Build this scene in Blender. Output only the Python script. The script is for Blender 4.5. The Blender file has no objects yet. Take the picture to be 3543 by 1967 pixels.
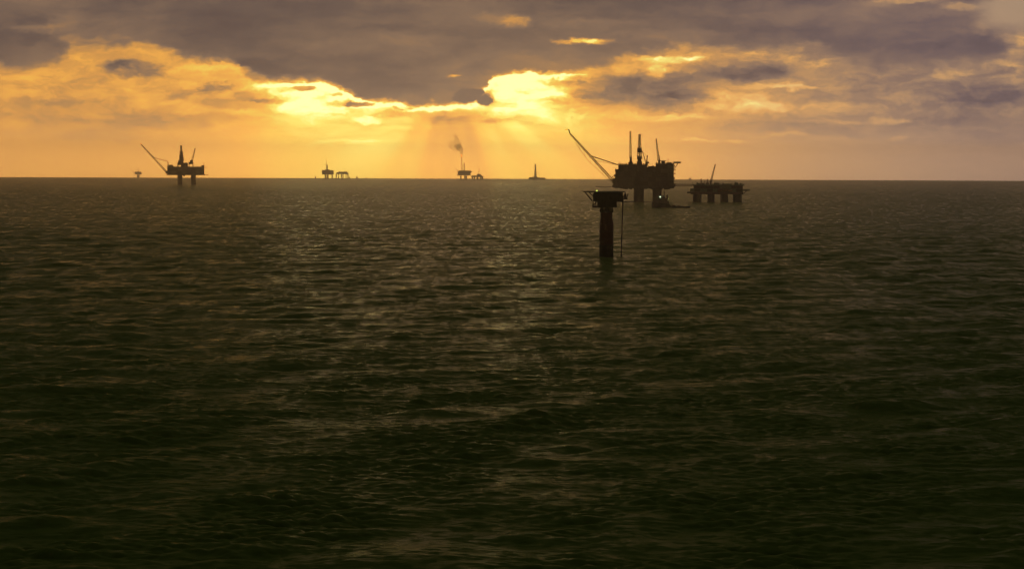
import bpy, bmesh, math, random
import numpy as np
from mathutils import Vector, Matrix

random.seed(7)
SC = bpy.context.scene
COL = SC.collection

# ------------------------------------------------------------------ camera
EARTH = 6.371e6          # the sea is curved, so the horizon and the hull-down rigs come out by themselves
EYE = 45.0               # lens height above the water, metres
PW, PH, FP = 3543.0, 1967.0, 8000.0
PITCH, ROLL = math.radians(2.829), math.radians(0.21)
CAM_M = (Matrix.Rotation(math.pi / 2 - PITCH, 3, 'X') @ Matrix.Rotation(ROLL, 3, 'Z'))

cam_d = bpy.data.cameras.new('camera')
cam = bpy.data.objects.new('camera', cam_d)
COL.objects.link(cam)
cam.location = (0, 0, EYE)
cam.rotation_euler = CAM_M.to_euler()
cam_d.sensor_fit = 'HORIZONTAL'
cam_d.sensor_width = 36.0
cam_d.lens = 36.0 * FP / PW
cam_d.clip_start = 1.0
cam_d.clip_end = 120000.0
SC.camera = cam


def ray(px, py):
    """Direction (azimuth, elevation in radians) of a point of the 3543 x 1967 photograph."""
    v = CAM_M @ Vector(((px - PW / 2) / FP, -(py - PH / 2) / FP, -1.0))
    v.normalize()
    return math.atan2(v.x, v.y), math.asin(v.z)


def drop(d):
    return -d * d / (2 * EARTH)


# ------------------------------------------------------------------ colours
def lin(r, g, b):
    f = lambda c: c / 12.92 if c <= 0.04045 else ((c + 0.055) / 1.055) ** 2.4
    return (f(r / 255), f(g / 255), f(b / 255), 1.0)


# ------------------------------------------------------------------ node helper
class NG:
    def __init__(self, tree):
        self.t = tree
        self.n = tree.nodes
        self.l = tree.links

    def new(self, typ, **kw):
        nd = self.n.new(typ)
        for k, v in kw.items():
            setattr(nd, k, v)
        return nd

    def put(self, sock, v):
        if isinstance(v, bpy.types.NodeSocket):
            self.l.new(v, sock)
        else:
            sock.default_value = v

    def m(self, op, a, b=None, c=None, clamp=False):
        nd = self.new('ShaderNodeMath', operation=op, use_clamp=clamp)
        self.put(nd.inputs[0], a)
        if b is not None:
            self.put(nd.inputs[1], b)
        if c is not None:
            self.put(nd.inputs[2], c)
        return nd.outputs[0]

    def v(self, op, a, b=None, c=None, out=0):
        nd = self.new('ShaderNodeVectorMath', operation=op)
        self.put(nd.inputs[0], a)
        if b is not None:
            self.put(nd.inputs[1], b)
        if c is not None:
            self.put(nd.inputs[2], c)
        return nd.outputs[out]

    def xyz(self, x, y, z=0.0):
        nd = self.new('ShaderNodeCombineXYZ')
        self.put(nd.inputs[0], x)
        self.put(nd.inputs[1], y)
        self.put(nd.inputs[2], z)
        return nd.outputs[0]

    def sep(self, v):
        nd = self.new('ShaderNodeSeparateXYZ')
        self.put(nd.inputs[0], v)
        return nd.outputs

    def noise(self, vec, scale=1.0, detail=4.0, rough=0.55, dims='3D', color=False, lac=2.0):
        nd = self.new('ShaderNodeTexNoise', noise_dimensions=dims)
        if dims == '1D':
            self.put(nd.inputs['W'], vec)
        else:
            self.put(nd.inputs['Vector'], vec)
        nd.inputs['Scale'].default_value = scale
        nd.inputs['Detail'].default_value = detail
        nd.inputs['Roughness'].default_value = rough
        nd.inputs['Lacunarity'].default_value = lac
        return nd.outputs['Color' if color else 'Fac']

    def step(self, v, lo, hi, a=0.0, b=1.0):
        nd = self.new('ShaderNodeMapRange', interpolation_type='SMOOTHSTEP')
        self.put(nd.inputs[0], v)
        self.put(nd.inputs[1], lo)
        self.put(nd.inputs[2], hi)
        self.put(nd.inputs[3], a)
        self.put(nd.inputs[4], b)
        return nd.outputs[0]

    def mixf(self, f, a, b):
        nd = self.new('ShaderNodeMix', data_type='FLOAT')
        self.put(nd.inputs[0], f)
        self.put(nd.inputs[2], a)
        self.put(nd.inputs[3], b)
        return nd.outputs[0]

    def mixc(self, f, a, b, blend='MIX'):
        nd = self.new('ShaderNodeMix', data_type='RGBA', blend_type=blend)
        self.put(nd.inputs[0], f)
        self.put(nd.inputs[6], a)
        self.put(nd.inputs[7], b)
        return nd.outputs[2]

    def ramp(self, f, stops):
        nd = self.new('ShaderNodeValToRGB')
        self.put(nd.inputs[0], f)
        r = nd.color_ramp
        while len(r.elements) > 1:
            r.elements.remove(r.elements[-1])
        r.elements[0].position, r.elements[0].color = stops[0]
        for p, c in stops[1:]:
            e = r.elements.new(p)
            e.color = c
        return nd.outputs[0]

    def curve(self, f, pts, lo, hi, vlo, vhi, smooth=True):
        """value = piecewise function of f given by pts (x, y), both in natural units"""
        t = self.m('DIVIDE', self.m('SUBTRACT', f, lo), hi - lo, clamp=True)
        nd = self.new('ShaderNodeFloatCurve')
        self.put(nd.inputs['Value'], t)
        c = nd.mapping.curves[0]
        q = sorted(((x - lo) / (hi - lo), (y - vlo) / (vhi - vlo)) for x, y in pts)
        while len(c.points) < len(q):
            c.points.new(0.5, 0.5)
        for p, (x, y) in zip(c.points, q):
            p.location = (x, y)
            p.handle_type = 'AUTO_CLAMPED' if smooth else 'VECTOR'
        nd.mapping.update()
        return self.m('MULTIPLY_ADD', nd.outputs[0], vhi - vlo, vlo)


# ------------------------------------------------------------------ sky
SUN_AZ, SUN_EL = ray(1560, 318)
U = 5816.5               # sky units per radian (about a hundredth of a degree each)


def sky_pos(x, y):
    a, e = ray(x * 1.3754, y * 1.3754)
    return a * U, e * U


def build_world():
    w = bpy.data.worlds.new('World')
    SC.world = w
    w.use_nodes = True
    w.node_tree.nodes.clear()
    g = NG(w.node_tree)
    out = g.new('ShaderNodeOutputWorld')
    bg = g.new('ShaderNodeBackground')
    g.l.new(bg.outputs[0], out.inputs[0])
    d = g.new('ShaderNodeTexCoord').outputs['Generated']
    d = g.v('NORMALIZE', d)
    dx, dy, dz = g.sep(d)
    X = g.m('MULTIPLY', g.m('ARCTAN2', dx, dy), U)
    Y = g.m('MULTIPLY', g.m('ARCSINE', dz), U)
    P = g.xyz(X, Y)
    sx, sy = SUN_AZ * U, SUN_EL * U

    # turbulent drift of the cloud edges: broad billows, then finer curls
    n1 = g.noise(g.v('MULTIPLY', P, (1 / 150, 1 / 62, 0)), 1.0, 3.0, 0.5, '2D', True)
    n2 = g.noise(g.v('MULTIPLY', P, (1 / 46, 1 / 22, 0)), 1.0, 5.0, 0.62, '2D', True)
    w1 = g.v('MULTIPLY', g.v('SUBTRACT', n1, (0.5, 0.5, 0.5)), (110, 36, 0))
    w2 = g.v('MULTIPLY', g.v('SUBTRACT', n2, (0.5, 0.5, 0.5)), (46, 20, 0))
    w3 = g.v('MULTIPLY', g.v('SUBTRACT', n1, (0.5, 0.5, 0.5)), (26, 16, 0))
    w4 = g.v('MULTIPLY', g.v('SUBTRACT', n2, (0.5, 0.5, 0.5)), (30, 17, 0))
    n5 = g.noise(g.v('MULTIPLY', P, (1 / 15, 1 / 9, 0)), 1.0, 4.0, 0.6, '2D', True)
    w5 = g.v('MULTIPLY', g.v('SUBTRACT', n5, (0.5, 0.5, 0.5)), (16, 9, 0))
    Q2 = g.v('ADD', g.v('ADD', P, w5), g.v('ADD', w3, w4))
    q2x, q2y, _ = g.sep(Q2)
    Q = g.v('ADD', g.v('ADD', P, w5), g.v('ADD', w1, w2))
    # torn texture of the cloud edges, 0.35 .. 1.45
    fb = g.noise(g.v('MULTIPLY', Q2, (1 / 84, 1 / 36, 0)), 1.0, 9.0, 0.60, '2D')
    torn = g.step(fb, 0.30, 0.70, 0.55, 1.35)
    fe = g.m('SUBTRACT', g.noise(g.v('MULTIPLY', g.v('ADD', Q2, (937, 411, 0)), (1 / 120, 1 / 50, 0)), 1.0, 9.0, 0.58, '2D'), 0.5)

    def bump(vec, x, y, rx, ry):
        cx, cy = sky_pos(x, y)
        s = g.v('MULTIPLY_ADD', vec, (1 / rx, 1 / ry, 0), (-cx / rx, -cy / ry, 0))
        return g.m('POWER', 0.36788, g.v('DOT_PRODUCT', s, s, out=1))

    def pile(acc, vec, items, crisp=None):
        for x, y, rx, ry, a in items:
            b = bump(vec, x, y, rx, ry)
            if crisp:
                b = g.m('MULTIPLY', b, torn)
                b = g.step(b, *crisp)
            acc = g.m('MULTIPLY_ADD', b, a, acc)
        return acc

    # light of the open horizon, stronger towards the hidden sun
    base = g.curve(X, [(sky_pos(x, 430)[0], t) for x, t in
                       ((-900, .36), (-300, .49), (0, .565), (300, .58), (560, .655), (820, .76), (1000, .73), (1150, .69),
                        (1320, .73), (1500, .70), (1700, .60), (2000, .445), (2300, .38), (2576, .33), (3100, .25))],
                   -2400, 2000, 0, 1)
    t = pile(base, P, SMOOTH)
    t = pile(t, Q2, WEDGE)
    t = g.m('MAXIMUM', t, 0.21)
    t = pile(t, Q, CLOUDLETS, (0.10, 0.78))
    # fine mottling of the lower cloud layer
    t = g.m('MULTIPLY_ADD', g.m('SUBTRACT', g.noise(g.v('MULTIPLY', Q, (1 / 170, 1 / 34, 0)), 1.0, 6.0, 0.6, '2D'), 0.5),
            g.step(Y, 30, 190, 0.03, 0.30), t)
    curl = g.step(g.noise(g.v('MULTIPLY', Q, (1 / 64, 1 / 24, 0)), 1.0, 7.0, 0.62, '2D'), 0.38, 0.66, -0.5, 0.5)
    t = g.m('MULTIPLY_ADD', curl, g.step(Y, 50, 180, 0.0, 0.11), t)
    # shafts of light fanning down from behind the cloud
    ang = g.m('ARCTAN2', g.m('SUBTRACT', X, sx), g.m('SUBTRACT', sy + 70, Y))
    shaft = g.curve(ang, [(-1.6, 0), (-1.25, .3), (-1.05, -.2), (-.85, .5), (-.62, .9), (-.48, .1), (-.36, .35), (-.22, -.7), (-.08, -.4), (.02, -.75), (.14, -.5), (.24, -.8),
                          (.36, .2), (.52, .8), (.66, .2), (.80, .75), (.95, -.1), (1.1, .4), (1.25, -.2), (1.6, 0)], -1.6, 1.6, -1, 1)
    shaft = g.m('MULTIPLY_ADD', g.m('SUBTRACT', g.noise(ang, 9.0, 3.0, 0.6, '1D'), 0.5), 0.7, shaft)
    near = g.m('POWER', 0.36788, g.m('POWER', g.m('DIVIDE', g.m('SUBTRACT', X, sx), 700), 2.0))
    t = g.m('MULTIPLY_ADD', g.m('MULTIPLY', shaft, near), g.m('MULTIPLY', g.step(Y, 190, 110), g.step(Y, -60, 90, 0.03, 0.085)), t)

    # the dark deck: everything above this edge
    e = DECK_EDGE
    pts = [sky_pos(x, y) for x, y in e]
    edge = g.curve(q2x, pts, pts[0][0], pts[-1][0], 100, 460)
    over = g.m('SUBTRACT', q2y, edge)
    soft = g.curve(X, [(sky_pos(x, 150)[0], s) for x, s in
                       ((-200, 30), (150, 24), (400, 20), (640, 16), (1000, 12), (1240, 9), (1400, 10), (1470, 20), (1540, 30), (1640, 26), (1720, 22), (1790, 30), (2100, 34), (2600, 26))],
                   -1700, 1500, 0, 60)
    rag = g.curve(X, [(sky_pos(x, 150)[0], v) for x, v in ((-200, 80), (300, 72), (640, 46), (1000, 34), (1240, 34), (1450, 66), (1800, 95), (2600, 85))], -1700, 1500, 0, 120)
    over = g.m('MULTIPLY_ADD', fe, rag, over)
    deck = g.step(g.m('DIVIDE', over, soft), -0.7, 1.0)
    # silver lining where the sun stands close behind the edge
    lining = g.m('POWER', 0.36788, g.m('POWER', g.m('DIVIDE', g.m('ADD', over, 6.0), 8.0), 2.0))
    near2 = g.m('POWER', 0.36788, g.m('POWER', g.m('DIVIDE', g.m('SUBTRACT', X, sx - 10), 330), 4.0))
    t = g.m('MULTIPLY_ADD', g.m('MULTIPLY', lining, near2), 0.30, t)
    tdeck = g.m('MULTIPLY_ADD', g.m('SUBTRACT', g.noise(g.v('MULTIPLY', Q, (1 / 420, 1 / 90, 0)), 1.0, 6.0, 0.55, '2D'), 0.5), 0.46, 0.155)
    tdeck = g.m('MULTIPLY_ADD', curl, 0.03, tdeck)
    fringe = g.m('MULTIPLY', g.m('POWER', 0.36788, g.m('DIVIDE', g.m('MAXIMUM', over, 0.0), 34.0)), g.m('MULTIPLY_ADD', near, 0.10, 0.03))
    tdeck = g.m('ADD', tdeck, fringe)
    tdeck = pile(tdeck, Q, DECK_TONES)
    t = g.mixf(deck, t, tdeck)
    t = g.m('MAXIMUM', pile(t, Q2, LUMPS, (0.16, 0.55)), g.m('MINIMUM', t, 0.19))
    t = pile(t, Q2, OPENINGS, (0.06, 0.95))
    t = g.m('MAXIMUM', t, 0.0)
    t = g.m('MINIMUM', t, 1.0)

    col = g.ramp(t, [(0.00, lin(80, 68, 70)), (0.12, lin(102, 86, 80)), (0.25, lin(133, 108, 90)), (0.40, lin(178, 132, 86)),
                     (0.55, lin(221, 156, 79)), (0.68, lin(253, 181, 80)), (0.78, lin(255, 204, 87)), (0.88, lin(255, 236, 112)),
                     (1.00, lin(255, 252, 172))])
    # away from the sun the cloud is mauve grey rather than golden
    grey = g.ramp(t, [(0.0, lin(82, 72, 80)), (0.15, lin(108, 92, 96)), (0.35, lin(158, 128, 108)), (0.6, lin(224, 172, 112)), (1.0, lin(255, 230, 180))])
    aside = g.step(X, sky_pos(1380, 200)[0], sky_pos(2400, 200)[0], 0.0, 0.9)
    col = g.mixc(aside, col, grey)
    # the sun burns the thin edges out beyond what film holds
    hot = g.step(t, 0.80, 1.0, 1.0, 1.3)
    # clear evening sky seen through the gap and between the clouds high up
    sky = g.new('ShaderNodeTexSky', sky_type='NISHITA')
    sky.sun_disc = False
    sky.sun_elevation = SUN_EL
    sky.sun_rotation = SUN_AZ
    sky.altitude = 45
    sky.dust_density = 2.0
    clear = g.v('SCALE', sky.outputs[0])
    clear.node.inputs['Scale'].default_value = 0.10
    bx, by = sky_pos(2552, 22)
    blue = g.step(g.v('LENGTH', g.v('MULTIPLY_ADD', Q2, (1 / 72, 1 / 46, 0), (-bx / 72, -by / 46, 0)), out=1), 1.7, 0.55)
    col = g.mixc(blue, col, g.mixc(0.15, lin(138, 130, 124), clear))
    # overhead and behind: closed dull overcast
    up = g.noise(g.v('MULTIPLY', d, (2.2, 2.2, 5.0)), 1.0, 5.0, 0.55)
    dull = g.mixc(up, UPPER_A, UPPER_B)
    dull = g.mixc(0.12, dull, clear)
    ga = g.m('POWER', 0.36788, g.m('POWER', g.m('DIVIDE', g.m('SUBTRACT', X, sx + 150), 1100), 2.0))
    gk = g.m('MULTIPLY_ADD', ga, 0.95, 0.60)
    dull = g.v('MULTIPLY', dull, g.xyz(gk, gk, gk))
    behind = g.step(dy, -0.30, 0.80)
    dull = g.mixc(behind, g.mixc(0.9, dull, BEHIND), dull)
    high = g.step(Y, 425, 640)
    round_ = g.step(g.m('ABSOLUTE', X), 1700, 4200)
    col = g.mixc(g.m('MAXIMUM', high, round_), col, dull)
    lift = g.m('MULTIPLY', hot, g.curve(Y, [(-300, LIFT0), (0, LIFT0), (60, LIFT1), (160, LIFT2), (430, 1.0), (900, 1.0)], -300, 900, 0, 4))
    lift = g.mixf(round_, lift, 1.0)
    fin = g.v('MULTIPLY', col, g.xyz(lift, lift, lift))
    g.l.new(fin, bg.inputs['Color'])
    bg.inputs['Strength'].default_value = 1.0
    w.cycles.sampling_method = 'MANUAL'
    w.cycles.sample_map_resolution = 2048


LIFT0, LIFT1, LIFT2 = 2.5, 2.15, 1.30
UPPER_A, UPPER_B, BEHIND = (0.052, 0.055, 0.030, 1), (0.130, 0.135, 0.076, 1), (0.006, 0.006, 0.005, 1)

# lower edge of the dark deck (photo positions, converted to azimuth and elevation)
DECK_EDGE = [(-260, 172), (0, 166), (110, 166), (165, 150), (192, 116), (280, 110), (350, 113), (410, 132), (480, 150), (590, 160),
             (610, 178), (650, 194), (730, 199), (840, 212), (880, 229), (930, 250), (1010, 260), (1090, 264), (1150, 266), (1186, 261), (1206, 244),
             (1224, 216), (1246, 190), (1310, 182), (1420, 183), (1490, 184), (1540, 172), (1590, 150), (1640, 134), (1740, 128), (1850, 130), (1920, 126), (1990, 130),
             (2060, 138), (2160, 158), (2260, 172), (2360, 176), (2450, 166), (2520, 140), (2556, 100), (2590, 60), (2800, 60)]
DECK_EDGE = sorted(DECK_EDGE)
# broad glows (x, y, half width, half height, amount)
SMOOTH = [(1300, 232, 150, 62, .17), (1370, 285, 150, 60, .07), (860, 300, 200, 80, .06), (790, 236, 210, 52, .12), (1080, 270, 190, 9, .13), (1180, 330, 120, 50, -.05), (860, 350, 170, 70, .04),
          (1340, 330, 160, 60, .05), (300, 330, 400, 60, -.05), (2450, 260, 280, 120, -.05), (60, 210, 260, 40, .05), (420, 150, 180, 30, .06)]
# the thinner, paler bank hanging on the right of the break
WEDGE = [(1580, 236, 115, 34, -.41), (1690, 256, 62, 24, -.24), (1560, 200, 90, 22, -.18), (1690, 205, 100, 34, -.22), (1840, 182, 120, 24, -.20), (1600, 293, 170, 9, .12),
         (1950, 175, 90, 26, -.06), (1640, 165, 60, 20, -.05)]
# ragged lump reaching out under the break
LUMPS = [(1192, 246, 44, 17, -.75), (1224, 253, 18, 9, -.6), (760, 222, 30, 5, -.3), (1010, 274, 26, 4, -.3), (905, 262, 36, 7, -.45)]
CLOUDLETS = [
    (1330, 226, 44, 8, -.13), (1400, 250, 60, 10, -.15), (1282, 260, 50, 8, -.12), (1362, 206, 34, 5, -.10), (1250, 232, 24, 9, -.10), (830, 222, 60, 9, .12), (755, 240, 60, 8, .12), (900, 246, 44, 6, .16),
    (690, 212, 40, 8, .14), (785, 206, 60, 6, .14), (720, 262, 90, 8, .10), (660, 250, 40, 8, -.12), (740, 226, 40, 6, -.12), (860, 236, 30, 5, -.14), (800, 282, 70, 7, .08),
    (180, 230, 90, 14, -.09), (240, 205, 60, 8, -.08), (400, 262, 80, 10, .06), (110, 300, 110, 14, -.07), (250, 345, 130, 14, -.05), (60, 200, 70, 8, .06), (470, 190, 60, 8, .07),
    # burning gaps round the sun
    (1295, 214, 85, 26, .12), (1290, 250, 70, 28, .07), (845, 213, 75, 14, .14), (700, 224, 90, 18, .12), (1425, 192, 60, 7, .22), (1390, 236, 50, 14, .10), (1350, 262, 60, 12, .08), (800, 262, 110, 20, .12),
    (930, 300, 60, 10, .10), (1060, 273, 120, 6, .10), (1880, 250, 130, 34, .09), (1400, 225, 60, 14, .08), (880, 358, 90, 5, .06), (760, 300, 90, 14, .06),
    # grey and brown cloudlets below the deck
    (345, 173, 72, 20, -.36), (1000, 288, 50, 7, -.10), (1110, 294, 60, 7, -.08), (1262, 300, 50, 8, -.12), (560, 214, 40, 12, -.16), (290, 166, 60, 12, -.10), (520, 223, 46, 20, -.34), (612, 238, 66, 17, -.27), (600, 262, 90, 16, -.10), (452, 240, 50, 14, -.14),
    (345, 302, 150, 24, -.10), (110, 262, 120, 20, -.08), (30, 236, 50, 12, -.07), (520, 300, 120, 14, -.06), (880, 262, 46, 8, -.22), (1180, 298, 90, 16, -.10),
    (1465, 222, 50, 16, -.10), (1500, 252, 60, 12, -.10), (1430, 210, 34, 6, -.20), (1490, 203, 40, 5, .10), (1480, 238, 60, 16, -.14),
    (1900, 181, 95, 18, -.16), (1760, 196, 60, 16, -.10), (1730, 240, 60, 16, -.12), (2180, 226, 160, 24, -.06), (2470, 245, 120, 40, -.10),
    (1920, 318, 110, 14, -.08), (2080, 330, 130, 14, -.06), (2330, 300, 120, 30, -.05), (2500, 330, 120, 40, -.04), (1700, 318, 90, 12, -.04),
    # tan lit patches on the far side
    (2085, 162, 42, 14, .20),
    (1900, 216, 90, 10, .16), (1990, 222, 54, 6, .18), (1850, 242, 70, 10, .14), (1935, 266, 80, 16, .18), (2040, 268, 70, 18, .14), (1780, 264, 50, 10, .12),
    (2225, 298, 46, 9, .14), (2150, 306, 110, 6, .10), (1715, 288, 70, 6, .16), (1690, 296, 40, 5, .12), (1845, 350, 34, 7, .14), (1755, 355, 34, 4, .14),
    (1970, 342, 60, 5, .10), (2260, 350, 28, 6, .08), (2450, 168, 80, 16, .16), (2380, 190, 50, 10, .10), (2560, 150, 40, 50, .12), (2270, 165, 40, 10, .10)]
DECK_TONES = [(250, 60, 120, 30, .04), (900, 40, 200, 20, .05), (1150, 100, 250, 14, .04), (700, 150, 150, 14, -.03), (1700, 90, 200, 16, .05), (1500, 60, 160, 14, .06), (2100, 30, 120, 20, .05), (2250, 130, 150, 20, -.04),
              (1350, 120, 260, 50, .07), (600, 90, 300, 50, -.03), (2330, 110, 160, 50, -.05), (1980, 60, 160, 50, .04), (60, 110, 120, 40, .0), (1590, 225, 150, 60, .17), (1850, 180, 150, 50, .17), (1480, 150, 200, 36, .07),
              (1080, 235, 120, 26, .06), (2150, 60, 60, 30, .05)]
OPENINGS = [(1468, 104, 66, 9, .62), (1406, 104, 24, 8, .26), (1500, 105, 30, 8, .12), (1300, 54, 38, 15, .22), (1265, 44, 90, 18, .08), (1143, 191, 20, 4, .40),
            (1084, 251, 10, 6, .25), (100, 72, 70, 14, .12), (165, 66, 50, 40, .08), (185, 92, 34, 16, .10), (2290, 3, 80, 7, .26), (2215, 10, 60, 10, .10),
            (2420, 16, 50, 9, .20), (2470, 70, 24, 24, .14), (2555, 92, 50, 20, .28), (1560, 84, 30, 6, .06),
            (1690, 150, 60, 11, .34), (1655, 178, 30, 17, .34), (1620, 146, 20, 8, .18), (1755, 148, 28, 7, .26), (1905, 134, 30, 7, .26), (1700, 172, 36, 10, .14), (1995, 150, 40, 12, .14),
            (2060, 120, 30, 8, .05), (1740, 180, 20, 6, .12), (1690, 251, 16, 5, .12)]
build_world()

sun_d = bpy.data.lights.new('sun', 'SUN')
sun_d.energy = 0.010
sun_d.angle = math.radians(10)
sun_d.color = (1.0, 0.62, 0.34)
sun = bpy.data.objects.new('sun', sun_d)
COL.objects.link(sun)
sv = Vector((math.sin(SUN_AZ) * math.cos(SUN_EL), math.cos(SUN_AZ) * math.cos(SUN_EL), math.sin(SUN_EL)))
sun.rotation_euler = sv.to_track_quat('Z', 'Y').to_euler()
sun.location = (0, 0, 400)


# ------------------------------------------------------------------ materials
def material(name):
    m = bpy.data.materials.new(name)
    m.use_nodes = True
    m.node_tree.nodes.clear()
    g = NG(m.node_tree)
    out = g.new('ShaderNodeOutputMaterial')
    return m, g, out


def painted(name, c1, c2, rough=0.55, metal=0.0, scale=0.35, streak=True):
    """Weathered paint or concrete: patchy tone, vertical rust or water streaks, uneven gloss."""
    m, g, out = material(name)
    b = g.new('ShaderNodeBsdfPrincipled')
    p = g.new('ShaderNodeTexCoord').outputs['Object']
    n = g.noise(p, scale, 6, 0.6)
    f = n
    if streak:
        s = g.noise(g.v('MULTIPLY', p, (1.3, 1.3, 0.12)), 1.0, 4, 0.6)
        f = g.m('MULTIPLY_ADD', s, 0.6, g.m('MULTIPLY', n, 0.5))
    f = g.step(f, 0.38, 0.68)
    g.l.new(g.mixc(f, (*c1, 1), (*c2, 1)), b.inputs['Base Color'])
    g.l.new(g.m('MULTIPLY_ADD', n, 0.3, rough - 0.15), b.inputs['Roughness'])
    b.inputs['Metallic'].default_value = metal
    g.l.new(b.outputs[0], out.inputs[0])
    return m


def glowing(name, col, strength):
    m, g, out = material(name)
    e = g.new('ShaderNodeEmission')
    p = g.new('ShaderNodeTexCoord').outputs['Object']
    n = g.noise(p, 0.5, 3, 0.5)
    g.l.new(g.mixc(n, (*col, 1), (min(1, col[0] * 1.1), col[1] * 0.8, col[2] * 0.7, 1)), e.inputs[0])
    e.inputs[1].default_value = strength
    g.l.new(e.outputs[0], out.inputs[0])
    return m


M = {
    'concrete': painted('weathered_concrete', (0.20, 0.19, 0.16), (0.30, 0.28, 0.24), 0.85, scale=0.15),
    'deck': painted('grey_deck_paint', (0.10, 0.10, 0.09), (0.19, 0.18, 0.16), 0.6),
    'module': painted('module_cladding', (0.14, 0.13, 0.11), (0.24, 0.22, 0.18), 0.6),
    'module_dark': painted('dark_module_cladding', (0.07, 0.065, 0.055), (0.13, 0.12, 0.10), 0.6),
    'steel': painted('structural_steel', (0.09, 0.075, 0.06), (0.16, 0.12, 0.085), 0.5, 0.2),
    'rust': painted('rusty_steel', (0.14, 0.065, 0.035), (0.22, 0.10, 0.05), 0.6, 0.1),
    'red': painted('dark_red_paint', (0.17, 0.016, 0.012), (0.23, 0.030, 0.022), 0.5),
    'black': painted('black_bitumen', (0.012, 0.012, 0.011), (0.03, 0.028, 0.025), 0.6),
    'green': painted('green_deck_paint', (0.11, 0.22, 0.14), (0.17, 0.30, 0.20), 0.6),
    'hull': painted('hull_paint', (0.035, 0.055, 0.045), (0.06, 0.085, 0.07), 0.45),
    'white': painted('white_ship_paint', (0.28, 0.28, 0.26), (0.36, 0.35, 0.32), 0.4),
    'rubber': painted('black_rubber', (0.015, 0.015, 0.015), (0.03, 0.03, 0.03), 0.7, streak=False),
    'flame': glowing('gas_flame', (1.0, 0.30, 0.02), 1.8),
    'flame_yellow': glowing('yellow_gas_flame', (1.0, 0.62, 0.06), 1.0),
    'lamp': glowing('green_white_lamp', (0.62, 0.85, 0.14), 1.6),
    'lamp_white': glowing('white_lamp', (0.72, 1.0, 0.66), 2.2),
}


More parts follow.
